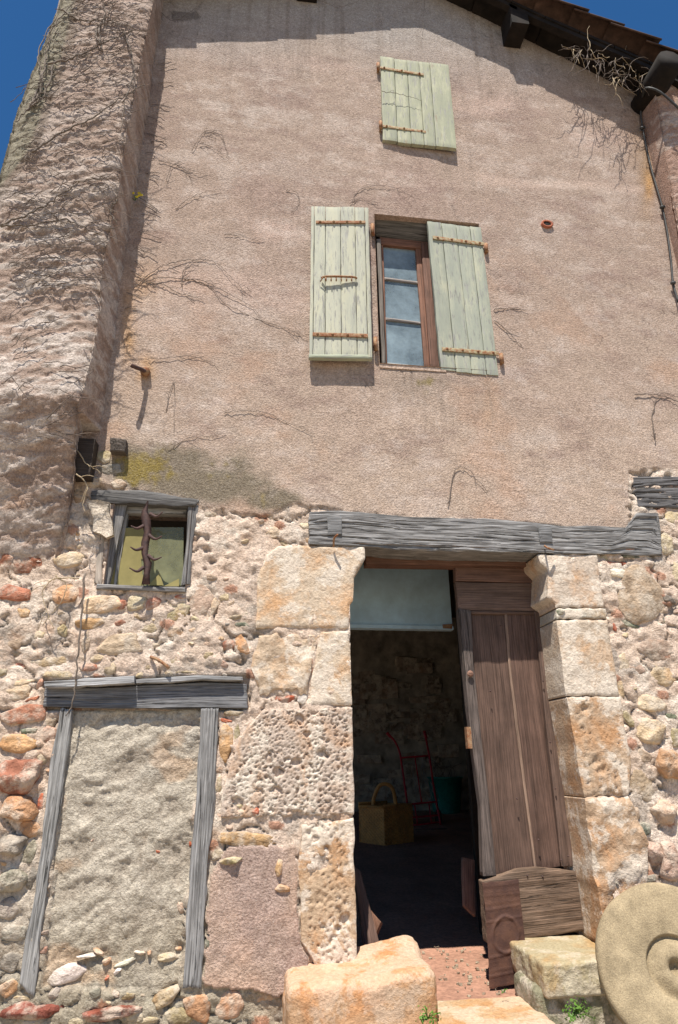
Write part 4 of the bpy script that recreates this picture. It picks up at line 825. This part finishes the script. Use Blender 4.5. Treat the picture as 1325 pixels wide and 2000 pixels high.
# green tub
c = GF(884, 1592); V = []; F = []; n = 24
for r_, z_ in ((.17, 0), (.22, .42), (.235, .42), (.235, .44), (.21, .44), (.16, .02)):
    V += [(c[0]+r_*math.cos(t), c[1]+.25+r_*math.sin(t), c[2]+z_) for t in np.linspace(0, 2*math.pi, n, endpoint=False)]
for i in range(5):
    for k in range(n): F.append((i*n+k, i*n+(k+1) % n, (i+1)*n+(k+1) % n, (i+1)*n+k))
tag(mk('tub', V, F, M['teal']), 'teal green plastic tub in the dark beside the red hand truck', 'tub')
g = Geo()
for k in range(14):
    p = c+np.array([random.uniform(-.15, .12), .2, .42]); g.add(*tube(smoothline([p, p+(random.uniform(-.1, .1), 0, .12), p+(random.uniform(-.25, .15), -.05, random.uniform(.1, .25))], 4), .004, 4))
tag(g.mk('twig_bundle', M['twig']), 'bundle of dark twigs sticking out of the teal tub', 'twigs')
# basket
bc = GF(752, 1652); bk = thing('wicker_basket', bc, 'square brown wicker basket with an arched handle on the barn floor', 'basket')
def wv(o0, ux, uz, wd, ht_, name):
    nu, nv = 60, 40; u, v = np.meshgrid(np.linspace(0, 1, nu+1), np.linspace(0, 1, nv+1), indexing='ij')
    nrm = nz(np.cross(ux, uz)); d = .006*np.sign(np.sin(u*nu/2*math.pi*.5))*np.sin(v*nv*math.pi/2.)
    P = np.asarray(o0)+u[..., None]*wd*np.asarray(ux)+v[..., None]*ht_*np.asarray(uz)+d[..., None]*nrm
    Q = P+nrm*.012; V = np.concatenate([P.reshape(-1, 3), Q.reshape(-1, 3)]); f = gridF(nu, nv); return mk(name, V, np.concatenate([f, f[:, ::-1]+len(V)//2]), M['wicker'], bk)
ax = nz((.86, -.5, 0)); ay = nz((.5, .86, 0)); ax2 = nz((.9, .42, 0)); z3 = np.array([0, 0, 1.])
wv(bc, ax2, z3, .36, .36, 'side_panel'); wv(bc, nz((-.75, .66, 0)), z3, .3, .34, 'side_panel'); wv(bc+ax2*.36, nz((-.75, .66, 0)), z3, .3, .36, 'side_panel'); wv(bc+nz((-.75, .66, 0))*.3, ax2, z3, .36, .38, 'side_panel')
for o0, ux, wd, hh in ((bc, ax2, .36, .36), (bc+nz((-.75, .66, 0))*.3, ax2, .36, .38), (bc, nz((-.75, .66, 0)), .3, .35), (bc+ax2*.36, nz((-.75, .66, 0)), .3, .36)):
    Geo().add(*tube([np.asarray(o0)+z3*hh, np.asarray(o0)+np.asarray(ux)*wd+z3*hh], .014, 7)).mk('rim', M['wicker'], bk)
mid = bc+ax2*.18+nz((-.75, .66, 0))*.15; hl = [mid+(-.13, 0, .3), mid+(-.12, 0, .42), mid+(-.06, 0, .54), mid+(.02, 0, .56), mid+(.09, 0, .5), mid+(.12, 0, .3)]
Geo().add(*tube(smoothline(hl, 6), .02, 8)).mk('handle', M['wicker'], bk)

# ------------------------------------------------------------------ door-foot stones, threshold, millstone
def rock(name, lo, hi, col, label, cat, n=26, r=.14, amp=.02, shear=None, parent=None, mat='step'):
    lo = np.array(lo, float); hi = np.array(hi, float); _seed[0] += 1; sd = _seed[0]*2.7
    V = []; F = []; idx = {}
    lin = np.linspace(-1, 1, n+1); lin = np.sign(lin)*np.abs(lin)**.85
    def vid(p):
        k = tuple(np.round(p, 5))
        if k not in idx: idx[k] = len(V); V.append(p)
        return idx[k]
    for ax_ in range(3):
        for sg in (-1, 1):
            for i in range(n):
                for j in range(n):
                    q = []
                    for a, b in ((i, j), (i+1, j), (i+1, j+1), (i, j+1)):
                        p = [0, 0, 0]; p[ax_] = sg; p[(ax_+1) % 3] = lin[a]; p[(ax_+2) % 3] = lin[b]; q.append(vid(p))
                    F.append(q if sg > 0 else q[::-1])
    P = np.array(V, float); half = (hi-lo)/2; rr = r*half.min()*2
    Q = P*half; inner = np.clip(Q, -(half-rr), half-rr); dl = Q-inner; ln = np.linalg.norm(dl, axis=1, keepdims=True); Q = np.where(ln > 1e-6, inner+dl/np.maximum(ln, 1e-6)*rr, Q)
    D = Q/np.linalg.norm(Q, axis=1, keepdims=True); c = (lo+hi)/2
    Q = Q+D*(amp*fbm(Q[:, 0]*5+sd, Q[:, 1]*5, Q[:, 2]*5+sd, 5, .6)+amp*.35*fbm(Q[:, 0]*24+sd, Q[:, 1]*24, Q[:, 2]*24, 3))[:, None]
    if shear is not None: Q = shear(Q)
    o = mk(name, Q+c, F, M[mat], parent, col=col)
    return tag(o, label, cat) if label else o
def sh1(Q):
    Q = Q.copy(); t = ss(-.1, .3, Q[:, 0]); Q[:, 2] += .035*t*(Q[:, 2] > 0)+.03*ss(-.1, .2, Q[:, 1])*(Q[:, 2] > 0); return Q
rock('step_stone', (.17, -.27, -.55), (.82, .19, .075), (.50, .31, .18), 'big orange-cream stone block at the left foot of the doorway', 'stone block', 44, .10, .026, sh1)
rock('step_stone', (1.31, -.22, -.035), (1.72, .24, .10), (.38, .32, .20), 'yellow-grey stone block under the right jamb of the doorway', 'stone block', 36, .12, .022)
rock('mortar_base', (1.28, -.19, -.66), (1.9, .1, .0), (.21, .20, .135), 'grey-green mortared base below the yellow stone block', 'wall base', 30, .1, .02, mat='stone')
rock('threshold_stone', (.74, -.36, -.45), (1.32, .06, -.088), (.47, .34, .21), 'flat tan threshold slab between the two door-foot blocks', 'threshold', 30, .1, .012)
# millstone
mc = W(1322, 1890, -.34); nrm = nz((-.24, -.90, .33)); a1 = nz(np.cross(nrm, (0, 0, 1))); a2 = np.cross(nrm, a1)
prof = [(.004, -.035), (.028, -.03), (.036, .004), (.048, .014), (.066, .014), (.09, .006), (.104, -.006), (.118, -.014), (.130, -.017), (.134, -.010), (.137, .004), (.143, .007), (.24, .008), (.31, .007), (.350, .003), (.363, -.006), (.37, -.022), (.368, -.055), (.355, -.07), (.1, -.07)]
mR = float(np.linalg.norm(W(1186, 1850, -.36)-mc)); sc = mR/.37
n = 90; V = []; F = []
for r_, h_ in prof:
    for t in np.linspace(0, 2*math.pi, n, endpoint=False):
        rr = r_*sc*(1+.012*vn(math.cos(t)*2, math.sin(t)*2, 4.)*(r_ > .2)); V.append(mc+a1*rr*math.cos(t)+a2*rr*math.sin(t)+nrm*(h_*sc+.002*float(vn(math.cos(t)*r_*60, math.sin(t)*r_*60, 1.))))
for i in range(len(prof)-1):
    for k in range(n): F.append((i*n+k, i*n+(k+1) % n, (i+1)*n+(k+1) % n, (i+1)*n+k))
V.append(mc-nrm*.03*sc); F += [(k, len(V)-1, (k+1) % n) for k in range(n)]
tag(mk('millstone', V, F, M['mill']), 'round tan millstone with a raised hub leaning by the doorway', 'millstone')

# ------------------------------------------------------------------ small fittings
def fit(name, pts, r, mat, label, cat, n=7):
    return tag(Geo().add(*tube(smoothline(pts, 4), r, n)).mk(name, M[mat]), label, cat)
fit('iron_bracket', [W(284, 728, .02), W(282, 724, -.05), W(262, 716, -.13), W(257, 713, -.14)], .013, 'iron', 'rusty iron bracket sticking out of the render on the left', 'bracket')
o = Geo(); o.add(*tube([W(285, 726, .02), W(284, 726, -.04)], .03, 8)); o.mk('bracket_plug', M['rust'], house)
fit('iron_hook', [W(652, 1068, -.02), W(653, 1052, -.05), W(660, 1044, -.08)], .006, 'rust', 'thin rusty hook at the left end of the timber lintel', 'hook')
fit('iron_hook', [W(1064, 1066, -.02), W(1070, 1070, -.07), W(1082, 1074, -.05)], .006, 'rust', 'bent rusty hook at the right part of the timber lintel', 'hook')
fit('iron_nail', [W(295, 1283, .0), W(312, 1290, -.05), W(331, 1305, -.06)], .008, 'rust', 'rusty spike in the masonry above the timber header', 'spike')
c = W(1067, 440); V = []; F = []; n = 14
for r_, y_ in ((.03, .02), (.03, -.02), (.045, -.02), (.045, .02)):
    V += [(c[0]+r_*math.cos(t)*(1.1 if math.cos(t) > 0 else .95), y_, c[2]+r_*.75*math.sin(t)) for t in np.linspace(0, 2*math.pi, n, endpoint=False)]
for i in range(3):
    for k in range(n): F.append((i*n+k, i*n+(k+1) % n, (i+1)*n+(k+1) % n, (i+1)*n+k))
tag(mk('clay_pipe', V, F, M['brickclay']), 'broken red clay pipe mouth in the render right of the window', 'pipe')
V, F = box((c[0]-.028, -.014, c[2]-.021), (c[0]+.028, -.010, c[2]+.021)); mk('pipe_shade_plate', V, F, M['shade_black'], house, smooth=False)  # flat black plate painted in for the shade inside the pipe mouth
# cables
cab = [W(1262, 170, -.1), W(1252, 215, -.03), W(1258, 262, -.02), W(1270, 320, -.02), W(1284, 370, -.02), W(1294, 405, -.02), W(1303, 450, -.02), W(1311, 510, -.02), W(1315, 553, -.02), W(1325, 590, -.03)]
cb = thing('electric_cable', cab[-1], 'black electric cable clipped down the corner by the right buttress', 'cable')
Geo().add(*tube(smoothline(cab, 6), .008, 7)).mk('cable', M['cable'], cb)
for px, py in ((1294, 405), (1315, 553), (1255, 250)): Geo().add(*tube([W(px-4, py, -.03), W(px+4, py-1, -.035)], .013, 6)).mk('clip', M['cable'], cb)
fit('electric_cable', [W(1255, 190, -.12), W(1262, 172, -.25), W(1290, 180, -.3), W(1330, 215, -.3)], .009, 'cable', 'second black cable looping right under the eaves', 'cable')

# ------------------------------------------------------------------ creepers
def creeper(lines, label, mat='twig', r=.0019, y=-.005, twigs=2, group=None, tl=.1):
    g = Geo(); pts0 = None
    for L in lines:
        yy = y
        P = [W(px, py, yy-random.uniform(0, .008)) for px, py in L]; pts0 = P[0] if pts0 is None else pts0; Q = smoothline(P, 7)
        Q = [q+rng.normal(0, .0025, 3) for q in Q]; g.add(*tube(Q, np.linspace(r, r*.45, len(Q)), 5))
        for _ in range(twigs):
            i = random.randrange(len(Q)); d = Q[min(i+1, len(Q)-1)]-Q[max(i-1, 0)]; d = d/(np.linalg.norm(d)+1e-9); a = random.uniform(.3, .9)*random.choice((-1, 1)); l_ = random.uniform(.3, 1)*tl
            ca, sa = math.cos(a), math.sin(a); d2 = np.array([d[0]*ca-d[2]*sa, 0, d[0]*sa+d[2]*ca])
            g.add(*tube(smoothline([Q[i], Q[i]+d2*l_*.5+(0, -.004, 0), Q[i]+d2*l_+np.array([0, 0, -.02*l_/.1])], 4), r*.45, 4))
    return tag(g.mk('creeper', M[mat]), label, 'creeper', group or 'bare creeper strands on the wall')
creeper([[(262, 562), (300, 530), (330, 515), (375, 507), (420, 512), (450, 540), (480, 572)], [(275, 555), (310, 543), (365, 545), (410, 560), (440, 592), (500, 622), (560, 642), (602, 660)], [(360, 545), (395, 548), (440, 570), (495, 600)], [(355, 560), (358, 530), (375, 510)], [(285, 550), (320, 556), (350, 572), (400, 585)]], 'long bare creeper arching from the left buttress toward the window', r=.0026, twigs=5)
creeper([[(685, 398), (700, 374), (722, 364), (752, 362), (780, 370), (812, 388)], [(690, 396), (705, 388), (740, 402)]], 'thin dry creeper arch above the open shutter', twigs=3)
creeper([[(375, 295), (392, 265), (410, 255), (435, 270), (445, 300)], [(400, 262), (430, 255), (440, 285)], [(390, 280), (410, 285), (440, 305)]], 'small dry creeper tuft upper left of the render', twigs=5)
creeper([[(310, 313), (345, 322), (375, 332), (405, 342)], [(340, 320), (365, 335), (378, 358)], [(325, 355), (335, 325), (350, 318)]], 'dry creeper sprig beside the buttress shadow', twigs=4)
creeper([[(343, 408), (370, 388), (400, 375), (432, 370)]], 'single thin creeper strand above the long arching creeper', twigs=2)
creeper([[(440, 458), (470, 460), (508, 472)]], 'short creeper strand left of the open shutter', twigs=2)
creeper([[(560, 372), (578, 374), (585, 395), (570, 415)]], 'hooked creeper strand near the top of the open shutter', twigs=1)
creeper([[(290, 700), (320, 700), (370, 695), (415, 708), (430, 722)]], 'thin creeper strand right of the iron bracket', twigs=2)
creeper([[(325, 802), (338, 746), (341, 770), (340, 846)]], 'thin creeper stem hanging below the iron bracket', twigs=2)
creeper([[(440, 806), (470, 802), (520, 806), (560, 825), (615, 846)], [(330, 880), (370, 855), (430, 852)]], 'faint creeper strands across the render left of the lintel', twigs=3)
creeper([[(875, 985), (885, 930), (900, 912), (925, 925), (930, 950)]], 'thin looped creeper on the render above the lintel', r=.003, twigs=1)
creeper([[(965, 605), (990, 602), (1030, 606)], [(966, 625), (1000, 655), (1022, 680)]], 'thin creeper strands right of the closed shutter', r=.003, twigs=1)
creeper([[(1280, 860), (1275, 810), (1290, 770), (1325, 775)], [(1240, 770), (1290, 772), (1325, 785)]], 'thin creeper at the right edge of the render', r=.0035, twigs=2)
creeper([[(310, 20), (340, 40), (380, 18), (400, 0)], [(620, 0), (660, 14), (700, 4)], [(830, 0), (828, 20), (822, 62)]], 'dark creeper ends hanging at the top of the render', twigs=3, y=-.03)
creeper([[(745, 178), (768, 181), (795, 188), (822, 196)]], 'thin wire-like creeper across the small gable shutter', y=-.065, r=.0025, twigs=1)
creeper([[(156, 1130), (108, 1130), (85, 1150), (88, 1180), (104, 1230)], [(110, 1125), (130, 1145), (112, 1190)]], 'dry curled creeper on the masonry left of the small window', 'straw', y=-.05, twigs=3, r=.004)
creeper([[(165, 1120), (160, 1200), (152, 1290), (148, 1340), (140, 1380), (128, 1398)]], 'grey vine stem hanging over the left end of the timber header', 'vine', y=-.06, twigs=2, r=.006)
creeper([[(148, 925), (170, 945), (163, 985), (166, 1000)], [(140, 860), (165, 900), (182, 915)]], 'pale dead stem by the black socket box', 'straw', y=-.12, twigs=2, r=.004)
# creeper on the buttress: main stems, then a mass of side shoots
def BY(z): return -float(np.interp(z, zc, [.0, .05, .14, .24, .28, .255, .245, .25, .26, .30, .32, .33, .31, .31, .28, .26]))-.022
def BW(px, py):
    y = -.3
    for _ in range(3): p = W(px, py, y); y = BY(p[2])
    return W(px, py, y)
bs = thing('creeper', BW(0, 440), 'tangle of bare grey creeper stems spread over the left buttress', 'creeper')
MAIN = [[(0, 440), (40, 425), (90, 400), (150, 360), (205, 345)], [(50, 215), (78, 180), (88, 120), (100, 60), (130, 20), (150, 0)], [(105, 130), (90, 180), (60, 210), (30, 240)], [(60, 300), (110, 265), (180, 230), (240, 190), (280, 165)], [(95, 125), (150, 110), (210, 80), (260, 60)], [(200, 100), (195, 60), (215, 20), (225, 0)], [(120, 20), (160, 40), (210, 40), (280, 60)], [(0, 440), (60, 440), (130, 430), (200, 460)], [(230, 390), (215, 410), (228, 440)], [(240, 60), (262, 130), (245, 200), (235, 260)], [(60, 210), (80, 150), (76, 100), (110, 30)], [(195, 90), (188, 60), (205, 30), (200, 0)]]
for L in MAIN:
    Q = smoothline([BW(*p) for p in L], 8); Q = [q+rng.normal(0, .004, 3) for q in Q]; Geo().add(*tube(Q, np.linspace(.007, .003, len(Q)), 6)).mk('stem', M['vine'], bs)
g = Geo()
for i in range(420):
    py = random.uniform(-10, 560) if i < 380 else random.uniform(560, 880); xl = np.interp(py, [0, 350], [115, 0]); xr = np.interp(py, [0, 500, 880], [300, 205, 160])
    if py < 350 and random.random() < .35: py *= .6
    px = random.uniform(max(xl, 0)+5, xr-20); L = random.uniform(15, 80); a = random.gauss(.15, .35)
    bend = random.uniform(-.2, .5); P = []; x, y_ = px, py
    for s_ in range(6): P.append(BW(x, y_)+np.array([0, -random.uniform(0, .018), 0])); x += L/5*math.cos(a); y_ -= L/5*math.sin(a); a -= bend/5+random.gauss(0, .1)
    xr2 = np.interp(y_, [0, 500, 880], [300, 205, 160])
    g.add(*tube(P, np.linspace(.0028, .0014, 6), 4))
o = g.mk('shoots', M['twig'], bs); o['kind'] = 'stuff'
# wall shoots thin in the shadow strip
g = Geo()
for i in range(26):
    py = random.uniform(100, 640); px = np.interp(py, [100, 400, 640], [303, 262, 236])+random.uniform(0, 20); a = random.uniform(-.6, .6); L = random.uniform(15, 45)
    g.add(*tube([W(px+L*t*math.cos(a), py-L*t*math.sin(a)+6*t*t, -.008-.01*random.random()) for t in np.linspace(0, 1, 5)], .0022, 4))
tag(g.mk('creeper', M['twig']), 'fine creeper shoots in the shaded strip beside the left buttress', 'creeper')
# nest of dead stems under the right eaves
g = Geo(); g2 = Geo()
for i in range(80):
    cx, cy = random.choice(((1150, 110), (1165, 120), (1215, 140), (1225, 150), (1270, 150), (1140, 100))); cx += random.gauss(0, 14); cy += random.gauss(0, 10); a = random.uniform(0, 6.28); P = []; L = random.uniform(15, 60); y = -random.uniform(.12, .3)
    for s_ in range(7): P.append(W(cx, cy, y)); cx += L/6*math.cos(a); cy += L/6*math.sin(a)+1.2; a += random.gauss(0, .55); y += random.gauss(0, .012)
    (g if i % 3 else g2).add(*tube(P, np.linspace(.0032, .0014, 7), 4))
nest = thing('dead_stem_tangle', W(1200, 130, -.2), 'tangle of bleached dead stems hanging under the right eaves', 'dead plant'); g.mk('stems', M['twig'], nest); g2.mk('pale_stems', M['straw'], nest)

# pebbles and straw on the sunlit dirt of the doorway
g = Geo()
for i in range(170):
    x, y = random.uniform(.75, 1.5), random.uniform(.08, 1.6); r_ = random.uniform(.003, .009)*(2 if random.random() < .06 else 1)
    V, F = box((x-r_, y-r_*.7, -.10), (x+r_, y+r_*.7, -.098+r_), r_*.25); g.add(V, F)
    if i % 6 == 0: a = random.uniform(0, 3.1); l_ = random.uniform(.01, .03); g.add(*tube([(x, y+.02, -.088), (x+l_*math.cos(a), y+.02+l_*math.sin(a), -.086)], .0012, 4))
tag(g.mk('grit', M['ground'], smooth=False), 'fine pebbles and straw bits scattered on the red dirt inside the doorway', 'gravel', kind='stuff')

# ------------------------------------------------------------------ weeds
def weed(c, n, s_, label, petals=0):
    c = np.asarray(c); g = Geo(); o = thing('weed', c, label, 'plant'); st = Geo()
    for i in range(n):
        d = nz((random.gauss(0, .8), -abs(random.gauss(.3, .4)), random.uniform(-.2, 1))); p = c+d*random.uniform(.3, 1)*s_; r_ = random.uniform(.10, .2)*s_
        if i % 5 == 0: st.add(*tube([c, lerp(c, p, .5)+(0, 0, .005), p], .0018, 4))
        a = nz(np.cross(d, (random.random(), .3, .2))); b = nz(np.cross(d, a)+.8*np.array((0, -.3, .4)))
        V = [p, p+(a*.6+b*.5)*r_, p+b*1.1*r_+np.array((0, -.1*r_, 0)), p+(-a*.6+b*.5)*r_, p+b*.5*r_+nz(np.cross(a, b))*.12*r_]; g.add(V, [(0, 1, 4), (1, 2, 4), (2, 3, 4), (3, 0, 4)])
    lv = g.mk('leaves', M['leaf'], o, smooth=False); lv['kind'] = 'stuff'; st.mk('stems', M['leaf'], o)
    if petals:
        g = Geo()
        for k in range(petals):
            p = c+np.array([random.uniform(-.05, .05), -.03, random.uniform(0, .06)]); g.add([p+(math.cos(t)*.011, random.uniform(-.004, .004), math.sin(t)*.011) for t in np.linspace(0, 6.28, 8)[:-1]], [tuple(range(7))])
        g.mk('flowers', M['petal'], o)
weed(W(1128, 1980, -.29), 110, .075, 'bright green weed growing from the mortared base right of the threshold')
weed(W(836, 1990, -.36), 80, .06, 'green weed between the orange block and the threshold slab')
weed(W(985, 1938, -.04), 16, .03, 'tiny green seedling under the rusty tin patch')
weed(W(264, 392, -.02), 26, .05, 'small weed with yellow flowers in the crack by the left buttress', 7)
